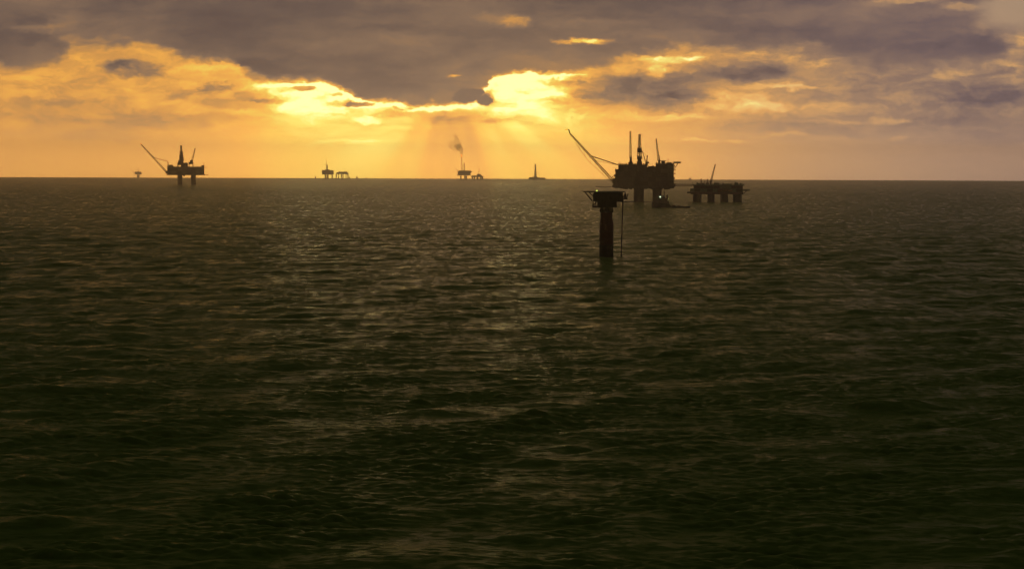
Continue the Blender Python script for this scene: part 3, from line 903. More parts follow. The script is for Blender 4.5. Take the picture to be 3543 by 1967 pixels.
# ------------------------------------------------------------------ accommodation rig and gangway
def accommodation_rig():
    s = Site(2485, 698)
    X, Z = s.X, s.Z
    root = s.root('accommodation_rig', 'squat four column accommodation rig beside the largest platform, crane boom tilting right', 'floating rig', 'floating accommodation rigs')
    for y in (-22, 22):
        MB().box(X(2390), X(2572), y - 7, y + 7, -14, -6).build('pontoon', 'hull', root)
        for a, b in ((2397, 2427), (2447.5, 2472.5), (2492, 2519), (2535, 2566)):
            cx, r = X((a + b) / 2), (b - a) / 2 * s.sx
            c = MB().lathe([(r, -6.2), (r, 1), (r * .985, 1.1), (r * .985, Z(671.9))], cx, y, 24)
            c.build('column', 'hull', root, True)
    d = MB()
    d.box(X(2390), X(2570), -31, 31, Z(671.8), Z(664))
    d.box(X(2378), X(2390.1), -28, 28, Z(668), Z(663))
    for px in range(2394, 2568, 12):
        d.box(X(px), X(px + 3), -32, -30.9, Z(671), Z(664.5))
    d.build('main_deck', 'deck', root)
    modules(root, X(2403), X(2568), -28, 28, Z(663.8), Z(641), 8, 2, ('green', 'module_dark', 'hull'), seed=12, out=1.5)
    c = MB()
    c.box(X(2402), X(2569), -25, 26, Z(663.9), Z(641.5))
    c.box(X(2388), X(2403), -20, 10, Z(663), Z(652))
    c.box(X(2400), X(2406), -22, 10, Z(652), Z(640))
    c.build('quarters', 'green', root)
    r = MB().box(X(2398), X(2574), -30, 29, Z(641.4), Z(638.4))
    r.rail(X(2430), X(2573), -29.5, 28, Z(638.4), 1.2, .12, 4)
    r.build('roof_deck', 'green', root)
    for a_, b_, t_ in ((2409, 2423, 633.5), (2470, 2488, 632.5), (2498, 2530, 635.2), (2540, 2553, 631), (2558, 2566, 634)):
        hb = MB().box(X(a_), X(b_), -18, -2, Z(638.3), Z(t_))
        hb.box(X(a_ + 2), X(a_ + 5), -16, -10, Z(t_) - .02, Z(t_ - 2.2))
        hb.build('deck_house', 'green', root)
    for px in (2396, 2414, 2480, 2500, 2531, 2561):
        MB().tube((X(px), -24, Z(638.3)), (X(px) + .4, -24, Z(628 + (px % 5)))  , .3, .15).build('antenna', 'steel', root)
    h = MB().box(X(2566), X(2594), -14, 14, Z(659.5), Z(656))
    for y in (-8, 8):
        h.tube((X(2569), y, Z(671)), (X(2584), y, Z(659.5)), .45)
    h.rail(X(2570), X(2594), -14.5, 14.5, Z(656), .8, .12, 3)
    h.build('helideck', 'green', root)
    p = MB().tube((X(2458.5), -20, Z(638.3)), (X(2458.5), -20, Z(628)), 1.6, 1.4, 10).build('crane_pedestal', 'steel', root)
    MB().box(X(2455), X(2462), -23, -17, Z(632), Z(626)).build('crane_cab', 'module_dark', p)
    MB().lattice((X(2459), -23.2, Z(629)), (X(2474), -23.2, Z(568.5)), 2.6, 1.3, 14, .38, .24).build('crane_boom', 'steel', p)
    m = MB().lattice((X(2426), -15, Z(638.4)), (X(2425.4), -15, Z(618)), 2.2, 1.2, 6, .3).build('antenna_mast', 'steel', root)
    v = MB()
    v.lattice((X(2438), -5, Z(638.4)), (X(2438), -5, Z(625)), 1.4, 1.0, 4, .2)
    v.tube((X(2433), -8, Z(638.4)), (X(2432), -8, Z(628)), .4)
    v.build('exhaust_stack', 'steel', root)
    MB().lattice((X(2447), -10, Z(638.4)), (X(2447.5), -10, Z(619)), 2.4, 1.4, 5, .3).build('flare_tower', 'steel', root)
    MB().box(X(2442), X(2453), -14, -4, Z(638.3), Z(632)).box(X(2428), X(2436), -16, -4, Z(638.3), Z(634)).build('deck_house', 'module', root)
    # life boats hung along the side
    for px in (2490, 2508, 2526):
        x0 = X(px)
        pr = [(-3.6, .15), (-2.8, 1.0), (0, 1.3), (2.8, 1.0), (3.6, .15)]
        vs, fs, n = [], [], 10
        for dx, rr in pr:
            for i in range(n):
                t = 2 * math.pi * i / n
                vs.append((x0 + dx, -33.2 + rr * math.cos(t), Z(659.5) + rr * .9 * math.sin(t)))
        for k in range(len(pr) - 1):
            for i in range(n):
                fs.append((k * n + i, (k + 1) * n + i, (k + 1) * n + (i + 1) % n, k * n + (i + 1) % n))
        fs += [tuple(range(n)), tuple(range(len(pr) * n - 1, (len(pr) - 1) * n - 1, -1))]
        mb = MB().add(vs, fs)
        mb.tube((x0 - 2, -31, Z(655)), (x0 - 2, -33.2, Z(657)), .2)
        mb.tube((x0 + 2, -31, Z(655)), (x0 + 2, -33.2, Z(657)), .2)
        mb.build('lifeboat', 'rust', root)
    # gangway across to the platform
    g = bpy.data.objects.new('gangway', None)
    a = Vector(BIG.loc)
    t = MB()
    s2 = BIG
    zz = s2.Z(640)
    x0, x1 = s2.X(2333), s2.X(2399.5)
    t.lattice((x0, -6, zz), (x1, -6, zz), 3.0, 3.0, 10, .3, .2)
    o = t.build('gangway', 'steel')
    o.location = s2.loc
    o.rotation_euler = (0, 0, -s2.az)
    tag(o, 'thin trussed gangway bridging from the largest platform to the squat rig', 'gangway')
    bpy.data.objects.remove(g)


accommodation_rig()


# ------------------------------------------------------------------ supply ship
def supply_ship():
    s = Site(2310, 718.5)
    X, Z = s.X, s.Z
    root = s.root('supply_ship', 'small dark supply ship with a lit lamp lying in front of the largest platform', 'ship', 'ships')
    w = 6.0
    # hull: high bow on the left, long low working deck to the right
    st = [(2255.5, .05, 697, 0), (2259, .55, 698.5, 1), (2266, .9, 700, 1), (2276, 1, 702, 1), (2300, 1, 703, 1), (2316, 1, 705, 1), (2322, 1, 712, 1), (2340, 1, 713, 1), (2372, .98, 713.2, 1), (2387, .9, 713, 1)]
    vs, fs = [], []
    for px, k, top, _ in st:
        x = X(px)
        vs += [(x + (2.0 if px < 2257 else 0), -w * k * .5, -3.5), (x, -w * k, 0.0), (x, -w * k * 1.04, Z(top)), (x, w * k * 1.04, Z(top)), (x, w * k, 0.0), (x + (2.0 if px < 2257 else 0), w * k * .5, -3.5)]
    for i in range(len(st) - 1):
        for j in range(6):
            a, b = i * 6 + j, i * 6 + (j + 1) % 6
            fs.append((a, a + 6, b + 6, b))
    fs += [tuple(range(6)), tuple(range(len(vs) - 1, len(vs) - 7, -1))]
    MB().add(vs, fs).build('hull', 'hull', root)
    b = MB()
    b.box(X(2264), X(2314), -5.4, 5.4, Z(704), Z(695))
    b.box(X(2268), X(2308), -4.8, 4.8, Z(695.1), Z(687))
    b.build('superstructure', 'module', root)
    br = MB().hexa((X(2272), X(2303), -4.6, 4.6, Z(687.1)), (X(2274), X(2301), -4.9, 4.9, Z(680)))
    br.box(X(2276), X(2298), -3.4, 3.4, Z(680.1), Z(676))
    br.build('bridge', 'white', root)
    wn = MB()
    for i in range(7):
        wn.box(X(2274 + i * 4), X(2276.6 + i * 4), -4.93, -4.6, Z(685), Z(682))
    wn.build('bridge_window', 'black', root)
    f = MB().tube((X(2308), -2.5, Z(690)), (X(2308), -2.5, Z(674)), 1.1, .9, 10).build('funnel', 'module_dark', root)
    MB().tube((X(2308), 2.5, Z(690)), (X(2308), 2.5, Z(674)), 1.1, .9, 10).build('funnel', 'module_dark', root)
    m = MB().lattice((X(2298), 0, Z(676)), (X(2298), 0, Z(660)), 1.3, .5, 6, .16)
    m.box(X(2294), X(2302), -.15, .15, Z(668.5), Z(667.7))
    m.build('mast', 'steel', root)
    MB().tube((X(2285), 0, Z(676)), (X(2285), 0, Z(669)), .2).build('antenna', 'steel', root)
    r = MB().rail(X(2322), X(2386), -5.6, 5.6, Z(713), 1.2, .07, 3)
    r.box(X(2385), X(2386.8), -5.5, 5.5, Z(713), Z(711.5))
    r.build('bulwark', 'hull', root)
    MB().box(X(2326), X(2336), -3, 3, Z(712.9), Z(709)).box(X(2345), X(2354), -3, 2.5, Z(713), Z(710.6)).build('deck_cargo', 'rust', root)
    lx, lz = X(2284), Z(681.5)
    MB().box(lx - .25, lx + .25, -6.2, -4.85, lz - .9, lz - .5).build('lamp_bracket', 'steel', root)
    MB().lathe([(.15, lz - .5), (.62, lz - .3), (.72, lz + .4), (.5, lz + .9), (.08, lz + 1.0)], lx, -6.0, 12).build('lamp', 'lamp_white', root, True, 'bright white deck lamp, switched on')
    MB().lathe([(.05, Z(688)), (.26, Z(687.6)), (.28, Z(687)), (.05, Z(686.3))], X(2313), -4, 8).build('lamp', 'lamp', root, True, 'tiny greenish lamp aft of the bridge')
    s2 = Site(2196, 698.6)
    pts = [(s2.X(2136 + 119 * k / 14), 2.5 * math.sin(k * .9), .35 + .12 * math.sin(k * 1.7)) for k in range(15)]
    o = MB().path(pts, .75, 8).build('floating_hose', 'rubber', None, True)
    o.location = s2.loc
    o.rotation_euler = (0, 0, -s2.az)
    tag(o, 'thin dark hose floating on the sea between the loading column and the supply ship', 'hose')


supply_ship()


# ------------------------------------------------------------------ platform on the left
def second_platform():
    s = Site(642, 639.3)
    o0, k0 = (460, 480), 7.943
    X = lambda u: s.X(o0[0] + u / k0)
    Z = lambda v: s.Z(o0[1] + v / k0)
    root = s.root('oil_platform', 'brown hazy oil platform on two thick legs, standing apart with a boom slanting up left', 'oil platform', 'oil platforms')
    for a, b, y in ((1222, 1362, 0), (1592, 1732, 8)):
        cx, r = X((a + b) / 2), (X(b) - X(a)) / 2
        MB().lathe([(r * 1.1, -25), (r, 0), (r * .95, Z(1100)), (r * 1.0, Z(1010)), (r * 1.15, Z(988))], cx, y, 24).build('leg', 'concrete', root, True)
    D0, D1 = -32, 50
    MB().box(X(928), X(1975), D0, D1, Z(1000), Z(972)).box(X(1974), X(2068), -12, 10, Z(1000), Z(985)).box(X(1380), X(1430), -10, 4, Z(1030), Z(999)).build('cellar_deck', 'deck', root)
    MB().box(X(950), X(1958), D0 + 3, D1 - 2, Z(972.5), Z(785)).build('process_deck', 'module_dark', root)
    modules(root, X(946), X(1962), D0 + 3, D1, Z(972), Z(788), 8, 2, seed=21, out=2.0)
    w = MB().box(X(944), X(1964), D0 + 1, D1, Z(784), Z(768))
    w.rail(X(946), X(1962), D0 + 2, D1 - 1, Z(768), 1.4, .14, 5)
    w.build('weather_deck', 'deck', root)
    MB().box(X(985), X(1108), -20, 16, Z(768), Z(718)).build('deck_house', 'module', root)
    MB().box(X(1880), X(1962), -16, 14, Z(768), Z(724)).tube((X(1952), 0, Z(724)), (X(1952), 0, Z(650)), .5).build('quarters', 'module', root)
    MB().box(X(1962), X(2050), -10, 10, Z(788), Z(776)).build('helideck', 'green', root)
    MB().tube((X(968), -8, Z(770)), (X(966), -8, Z(622)), 1.4, 1.0, 8).build('boom_post', 'steel', root)
    d = MB()
    d.box(X(1222), X(1396), -14, 12, Z(728), Z(655))
    d.box(X(1222), X(1256), -14, 12, Z(768), Z(727))
    d.box(X(1318), X(1512), -14, 12, Z(768), Z(660))
    d.box(X(1240), X(1392), -10, 8, Z(655.5), Z(600))
    d.build('derrick_substructure', 'module_dark', root)
    k = MB()
    k.lattice((X(1336), 0, Z(600)), (X(1330), 0, Z(350)), 13, 8, 9, 1.4, 1.0)
    k.lattice((X(1328), 0, Z(350)), (X(1326), 0, Z(190)), 6.2, 5.0, 6, .85, .5)
    k.box(X(1308), X(1345), -2, 2, Z(235), Z(200))
    k.tube((X(1330), 0, Z(600)), (X(1328), 0, Z(210)), 1.2)
    dk = k.build('derrick', 'steel', root)
    MB().box(X(1292), X(1380), -4, 4, Z(600), Z(470)).build('wind_wall', 'module_dark', dk)
    p = MB()
    for a in (1535, 1640):
        p.box(X(a), X(a) + 2.2, -8, -5, Z(768), Z(699))
    p.box(X(1530), X(1662), -9, 4, Z(699.5), Z(640))
    p = p.build('crane_pedestal', 'steel', root)
    MB().box(X(1570), X(1655), -12, -2, Z(640), Z(590)).build('crane_cab', 'module_dark', p)
    MB().lattice((X(1618), -12.4, Z(630)), (X(1712), -12.4, Z(272)), 5.0, 2.4, 12, .6, .4).build('crane_boom', 'rust', p)
    base, tip = Vector((X(915), -12, Z(905))), Vector((X(232), -12, Z(160)))
    b = MB().lattice(base, tip, 4.6, 2.4, 24, .75, .42).build('flare_boom', 'rust', root)
    flame(b, (tip.x, -12, tip.z), 2.4)
    MB().tube((X(585), -12, Z(525)), (X(958), -10, Z(624)), .8).build('boom_stay', 'steel', root)
    MB().box(X(900), X(946), -16, -6, Z(960), Z(880)).build('boom_foot', 'steel', root)


second_platform()


# ------------------------------------------------------------------ far rigs along the horizon
def far_box(root, name, mat, X, Z, u0, u1, v0, v1, dep, details=4, seed=0, yo=0):
    rnd = random.Random(seed)
    mb = MB().box(X(u0), X(u1), yo - dep, yo + dep, Z(v1), Z(v0))
    for i in range(details):
        a = u0 + (u1 - u0) * (i + rnd.uniform(.05, .3)) / details
        b = a + (u1 - u0) / details * rnd.uniform(.4, .7)
        mb.box(X(a), X(b), yo - dep - 2.5, yo - dep + .05, Z(v0 + (v1 - v0) * rnd.uniform(.6, .95)), Z(v0 + (v1 - v0) * rnd.uniform(.1, .4)))
        mb.box(X(a), X(b), yo - dep * .6, yo + dep * .2, Z(v0 + .05), Z(v0) + rnd.uniform(1.5, 4.0))
    return mb.build(name, mat, root)


def far_leg(root, X, Z, u0, u1, v, y=0, name='leg', mat='concrete'):
    cx, r = X((u0 + u1) / 2), (X(u1) - X(u0)) / 2
    return MB().lathe([(r * 1.1, -25), (r, 0), (r * .95, Z(v) * .5), (r * 1.08, Z(v))], cx, y, 16).build(name, mat, root, True)


def horizon_rigs():
    # ---- pair left of centre: platform with a flare tower, and its low neighbour
    o0, k0 = (1060, 520), 11.709
    s = Site(1060 + 865 / k0, 622, 16000)
    X = lambda u: s.X(o0[0] + u / k0)
    Z = lambda v: s.Z(o0[1] + v / k0)
    root = s.root('oil_platform', 'small far platform with one thin tower, beside a low rig, under the brightest yellow sky', 'oil platform', 'oil platforms')
    far_leg(root, X, Z, 745, 815, 990)
    far_leg(root, X, Z, 826, 900, 990, 30)
    far_leg(root, X, Z, 1020, 1066, 990, 10)
    far_box(root, 'process_deck', 'module_dark', X, Z, 632, 1106, 812, 985, 34, 5, 1)
    MB().box(X(1075), X(1130), -12, 12, Z(880), Z(868)).build('helideck', 'green', root)
    MB().box(X(612), X(634), -12, 12, Z(880), Z(862)).build('side_landing', 'steel', root)
    MB().box(X(730), X(950), -16, 16, Z(812), Z(775)).build('deck_house', 'module', root)
    MB().lattice((X(842), 0, Z(776)), (X(836), 0, Z(575)), 8.5, 5, 8, 1.4, .9).build('derrick', 'steel', root)
    MB().lattice((X(806), 12, Z(776)), (X(806), 12, Z(350)), 4, 2.6, 20, .55, .3).build('flare_tower', 'rust', root)
    flame(root, (X(806), 12, Z(350)), 3.0)
    s = Site(1060 + 1450 / k0, 622, 16200)
    X = lambda u: s.X(o0[0] + u / k0)
    Z = lambda v: s.Z(o0[1] + v / k0)
    root = s.root('accommodation_rig', 'low far rig on many thin columns, right of a platform with a thin tower', 'floating rig', 'floating accommodation rigs')
    for a, b, y in ((1190, 1230, 0), (1285, 1318, 0), (1398, 1440, 0), (1462, 1505, 14), (1592, 1622, 0), (1662, 1700, 0)):
        far_leg(root, X, Z, a, b, 962, y, 'column', 'hull')
    far_box(root, 'main_deck', 'module_dark', X, Z, 1206, 1696, 905, 962, 30, 6, 2)
    far_box(root, 'quarters', 'module', X, Z, 1290, 1665, 872, 905.5, 22, 4, 3)
    MB().box(X(1690), X(1730), -12, 12, Z(958), Z(945)).build('helideck', 'green', root)
    # boats near them
    for u0, u1, vt, hi, lab in ((335, 435, 1040, 370, 'tiny dark ship on the horizon left of the platform with a thin tower'),
                                (1715, 1790, 1062, 1745, 'tiny low ship touching the foot of the low far rig on its right'),
                                (2010, 2105, 1035, 2050, 'tiny ship alone on the horizon right of the low far rig'),
                                (2375, 2480, 1098, 2440, 'faintest flat ship on the horizon, right of the other tiny ships')):
        s = Site(1060 + (u0 + u1) / 2 / k0, 622, 17500)
        X = lambda u: s.X(o0[0] + u / k0)
        Z = lambda v: s.Z(o0[1] + v / k0)
        root = s.root('ship', lab, 'ship', 'ships')
        x0, x1 = X(u0), X(u1)
        zt = max(4.0, Z(1120))
        n = [(x0 - 3, .15, zt + 1), (x0 + (x1 - x0) * .2, .9, zt), (x0 + (x1 - x0) * .75, 1, zt), (x1 + 3, .8, zt)]
        vs, fs = [], []
        for x, k, z in n:
            vs += [(x, -3 * k, -3), (x, -5 * k, z), (x, 5 * k, z), (x, 3 * k, -3)]
        for i in range(3):
            for j in range(4):
                a, b = i * 4 + j, i * 4 + (j + 1) % 4
                fs.append((a, a + 4, b + 4, b))
        fs += [(0, 1, 2, 3), (15, 14, 13, 12)]
        MB().add(vs, fs).build('hull', 'hull', root)
        hx = X(hi)
        zz = Z(vt)
        MB().box(hx - 4.5, hx + 4.5, -3.5, 3.5, zt, zt + (zz - zt) * .75).build('superstructure', 'module', root)
        MB().tube((hx, 0, zt + (zz - zt) * .75), (hx, 0, zz + 2), .6).build('mast', 'steel', root)

    # ---- centre: flaring platform with smoke, and its accommodation rig
    o0, k0 = (1520, 440), 7.15
    s = Site(1520 + 615 / k0, 622, 15000)
    X = lambda u: s.X(o0[0] + u / k0)
    Z = lambda v: s.Z(o0[1] + v / k0)
    root = s.root('oil_platform', 'far platform whose upright flare stack burns orange under a brown smoke plume', 'oil platform', 'oil platforms')
    far_leg(root, X, Z, 515, 548, 1200)
    far_leg(root, X, Z, 612, 640, 1200, 24)
    far_leg(root, X, Z, 645, 686, 1200)
    far_box(root, 'process_deck', 'module_dark', X, Z, 456, 775, 1088, 1194, 34, 5, 5)
    MB().box(X(760), X(806), -12, 12, Z(1120), Z(1082)).build('helideck', 'green', root)
    MB().box(X(436), X(458), -8, 8, Z(1196), Z(1180)).build('side_landing', 'steel', root)
    MB().box(X(480), X(770), -18, 18, Z(1089), Z(1070)).build('weather_deck', 'deck', root)
    MB().lattice((X(560), -4, Z(1070)), (X(553), -4, Z(742)), 6.5, 4.0, 18, .75, .45).build('flare_stack', 'rust', root)
    MB().lattice((X(616), 4, Z(1070)), (X(614), 4, Z(880)), 7.0, 4.5, 9, 1.1, .7).build('derrick', 'steel', root)
    MB().lattice((X(455), -8, Z(1075)), (X(405), -8, Z(1030)), 3, 2, 5, .5).build('crane_boom', 'steel', root)
    flame(root, (X(551), -4, Z(742)), 11.0, (-.1, 0))
    # smoke: one lumpy body per plume, thinning where it narrows
    def smoke_mesh(pts, name, dens, lab, seed):
        rnd = random.Random(seed)
        fine = []
        for (u0, v0, r0), (u1, v1, r1) in zip(pts, pts[1:]):
            for q in range(4):
                t = q / 4
                fine.append((u0 + (u1 - u0) * t, v0 + (v1 - v0) * t, (r0 + (r1 - r0) * t)))
        fine.append(pts[-1])
        n = 20
        vs, fs = [], []
        ph = [rnd.uniform(0, 6) for _ in range(6)]
        P3 = [Vector((X(u), -4, Z(v))) for u, v, r in fine]
        for k, (u, v, r) in enumerate(fine):
            d = (P3[min(k + 1, len(P3) - 1)] - P3[max(k - 1, 0)]).normalized()
            w = Vector((0, 1, 0))
            e = d.cross(w).normalized()
            rr = max(.3, r * 1.5 * s.sx / k0)
            for i in range(n):
                t = 2 * math.pi * i / n
                q = rr * (1 + .12 * math.sin(3 * t + ph[0] + k * .8) + .10 * math.sin(5 * t + ph[1] - k * 1.3) + .14 * math.sin(2 * t + ph[2] + k * .45) + .10 * math.sin(k * 1.9 + ph[3]))
                vs.append(P3[k] + e * (q * math.cos(t)) + w * (q * math.sin(t)))
        m_ = len(fine)
        for k in range(m_ - 1):
            for i in range(n):
                fs.append((k * n + i, k * n + (i + 1) % n, (k + 1) * n + (i + 1) % n, (k + 1) * n + i))
        fs += [tuple(range(n - 1, -1, -1)), tuple(range((m_ - 1) * n, m_ * n))]
        mt, g, out = material(name + '_soot')
        vol = g.new('ShaderNodeVolumePrincipled')
        vol.inputs['Color'].default_value = (.30, .25, .20, 1)
        vol.inputs['Density'].default_value = dens
        g.l.new(vol.outputs[0], out.inputs['Volume'])
        o = MB().add(vs, fs).build(name, mt)
        o.location = s.loc
        o.rotation_euler = (0, 0, -s.az)
        tag(o, lab, 'smoke', None, 'stuff')

    smoke_mesh([(553, 688, 14), (550, 655, 30), (546, 612, 36), (534, 572, 40), (505, 530, 58), (476, 494, 70), (462, 452, 62), (446, 414, 54)],
               'smoke_plume', 0.022, 'brown smoke plume drifting up and left from the burning flare stack', 3)
    smoke_mesh([(448, 404, 44), (438, 372, 50), (424, 322, 46), (408, 272, 42), (398, 226, 34), (392, 182, 22), (390, 160, 6)],
               'smoke_plume', 0.011, 'thin upper smoke rising from the top of the brown plume', 5)
    smoke_mesh([(420, 566, 20), (392, 545, 44), (362, 505, 62), (318, 455, 70), (276, 410, 60), (240, 372, 30)],
               'smoke_plume', 0.005, 'faint smoke haze spreading left of the brown plume', 8)

    s = Site(1520 + 940 / k0, 622, 14800)
    X = lambda u: s.X(o0[0] + u / k0)
    Z = lambda v: s.Z(o0[1] + v / k0)
    root = s.root('accommodation_rig', 'low far rig with a stubby crane, close right of the smoking platform', 'floating rig', 'floating accommodation rigs')
    for a, b, y in ((800, 832, 0), (850, 885, 0), (925, 968, 0), (1000, 1030, 0), (1042, 1085, 0)):
        far_leg(root, X, Z, a, b, 1232, y, 'column', 'hull')
    far_box(root, 'main_deck', 'module_dark', X, Z, 792, 1082, 1200, 1234, 28, 5, 8)
    far_box(root, 'quarters', 'module', X, Z, 930, 1030, 1165, 1200.5, 18, 3, 9)
    MB().box(X(1075), X(1105), -10, 10, Z(1226), Z(1214)).build('helideck', 'green', root)
    p = MB().tube((X(962), -8, Z(1165)), (X(962), -8, Z(1145)), 2.5, 2, 8).build('crane_pedestal', 'steel', root)
    MB().lattice((X(964), -8, Z(1148)), (X(990), -8, Z(1018)), 4.0, 2.0, 8, .6, .4).build('crane_boom', 'steel', p)

    # ---- drilling rig, hull down
    o0, k0 = (1780, 540), 11.92
    s = Site(1780 + 930 / k0, 622, 15500)
    X = lambda u: s.X(o0[0] + u / k0)
    Z = lambda v: s.Z(o0[1] + v / k0)
    root = s.root('drilling_rig', 'low far drilling rig with a single tall derrick, alone left of the largest platform', 'drilling rig', 'drilling rigs')
    for a, b in ((640, 720), (800, 880), (980, 1060), (1160, 1240)):
        far_leg(root, X, Z, a, b, 985, 0, 'column', 'hull')
    far_box(root, 'hull', 'module_dark', X, Z, 580, 1290, 908, 1000, 28, 6, 11)
    far_box(root, 'main_deck', 'deck', X, Z, 600, 990, 876, 908.5, 22, 4, 12)
    MB().box(X(990), X(1275), -14, 14, Z(908), Z(886)).build('pipe_deck', 'deck', root)
    MB().box(X(785), X(940), -12, 12, Z(876), Z(846)).build('derrick_substructure', 'module_dark', root)
    k = MB().lattice((X(862), 0, Z(850)), (X(862), 0, Z(600)), 16, 12.5, 8, 1.9, 1.3)
    k.lattice((X(862), 0, Z(600)), (X(862), 0, Z(332)), 12, 9, 8, 1.4, .9)
    k.tube((X(862), 0, Z(850)), (X(862), 0, Z(340)), 1.4)
    k.build('derrick', 'steel', root)
    MB().lattice((X(1018), -6, Z(896)), (X(1010), -6, Z(640)), 3.4, 1.8, 10, .5, .3).build('crane_boom', 'steel', root)

    # ---- faint platform at the far left
    o0, k0 = (460, 480), 7.943
    s = Site(460 + 145 / k0, 622, 25000)
    X = lambda u: s.X(o0[0] + u / k0)
    Z = lambda v: s.Z(o0[1] + v / k0)
    root = s.root('oil_platform', 'faintest platform, a pale mushroom shape in the haze far left', 'oil platform', 'oil platforms')
    far_leg(root, X, Z, 112, 182, 985)
    far_box(root, 'process_deck', 'module_dark', X, Z, 55, 232, 908, 982, 30, 4, 14)
    MB().box(X(28), X(252), -26, 26, Z(962), Z(948)).build('weather_deck', 'deck', root)
    MB().lattice((X(146), 0, Z(908)), (X(146), 0, Z(800)), 8, 5, 6, 1.0, .6).build('derrick', 'steel', root)
    b = MB().lattice((X(40), -4, Z(950)), (X(-90), -4, Z(800)), 4, 2.5, 12, .6, .35).build('flare_boom', 'rust', root)
    flame(b, (X(-90), -4, Z(800)), 4.0)

    # ---- faint rig right of the largest platform
    s = Site(2387, 622, 22000)
    X, Z = s.X, s.Z
    root = s.root('drilling_rig', 'tiny pale rig on the horizon just above the squat four column rig', 'drilling rig', 'drilling rigs')
    far_box(root, 'hull', 'module_dark', X, Z, 2382, 2393, 617.5, 623, 12, 3, 15)
    MB().lattice((X(2388.5), 0, Z(617.5)), (X(2388.5), 0, Z(611.5)), 5, 3, 4, .7, .4).build('derrick', 'steel', root)


horizon_rigs()


# ------------------------------------------------------------------ the sea
def wave_patch(size, n, lam_lo, lam_hi, wind, wdir, seed, hs):
    """height and horizontal displacement of a periodic wind-sea patch, waves between lam_lo and lam_hi metres"""
    rs = np.random.RandomState(seed)
    k1 = np.fft.fftfreq(n, size / n) * 2 * np.pi
    kx, ky = np.meshgrid(k1, k1, indexing='ij')
    k = np.hypot(kx, ky)
    k[0, 0] = 1e-6
    L = wind * wind / 9.81
    cosd = (kx * math.cos(wdir) + ky * math.sin(wdir)) / k
    ph = np.exp(-1 / (k * L) ** 2) / k ** 4 * (np.abs(cosd) ** 2.2 * .92 + .08)
    lo, hi = 2 * np.pi / lam_hi, 2 * np.pi / lam_lo
    band = 1 / (1 + (lo / k) ** 10) / (1 + (k / hi) ** 10)
    amp = np.sqrt(ph * band)
    amp[0, 0] = 0
    spec = amp * (rs.normal(size=(n, n)) + 1j * rs.normal(size=(n, n)))
    h = np.fft.ifft2(spec)
    sc = hs / 4 / max(1e-9, np.std(h.real))
    h = h.real * sc
    dx = np.fft.ifft2(1j * kx / k * spec).real * sc
    dy = np.fft.ifft2(1j * ky / k * spec).real * sc
    return h.astype(np.float32), dx.astype(np.float32), dy.astype(np.float32)


def sample(p, size, x, y):
    n = p[0].shape[0]
    u = (x / size) % 1.0 * n
    v = (y / size) % 1.0 * n
    i = np.floor(u).astype(np.int32)
    j = np.floor(v).astype(np.int32)
    fu, fv = (u - i).astype(np.float32), (v - j).astype(np.float32)
    i %= n
    j %= n
    i2, j2 = (i + 1) % n, (j + 1) % n
    return [a[i, j] * (1 - fu) * (1 - fv) + a[i2, j] * fu * (1 - fv) + a[i, j2] * (1 - fu) * fv + a[i2, j2] * fu * fv for a in p]


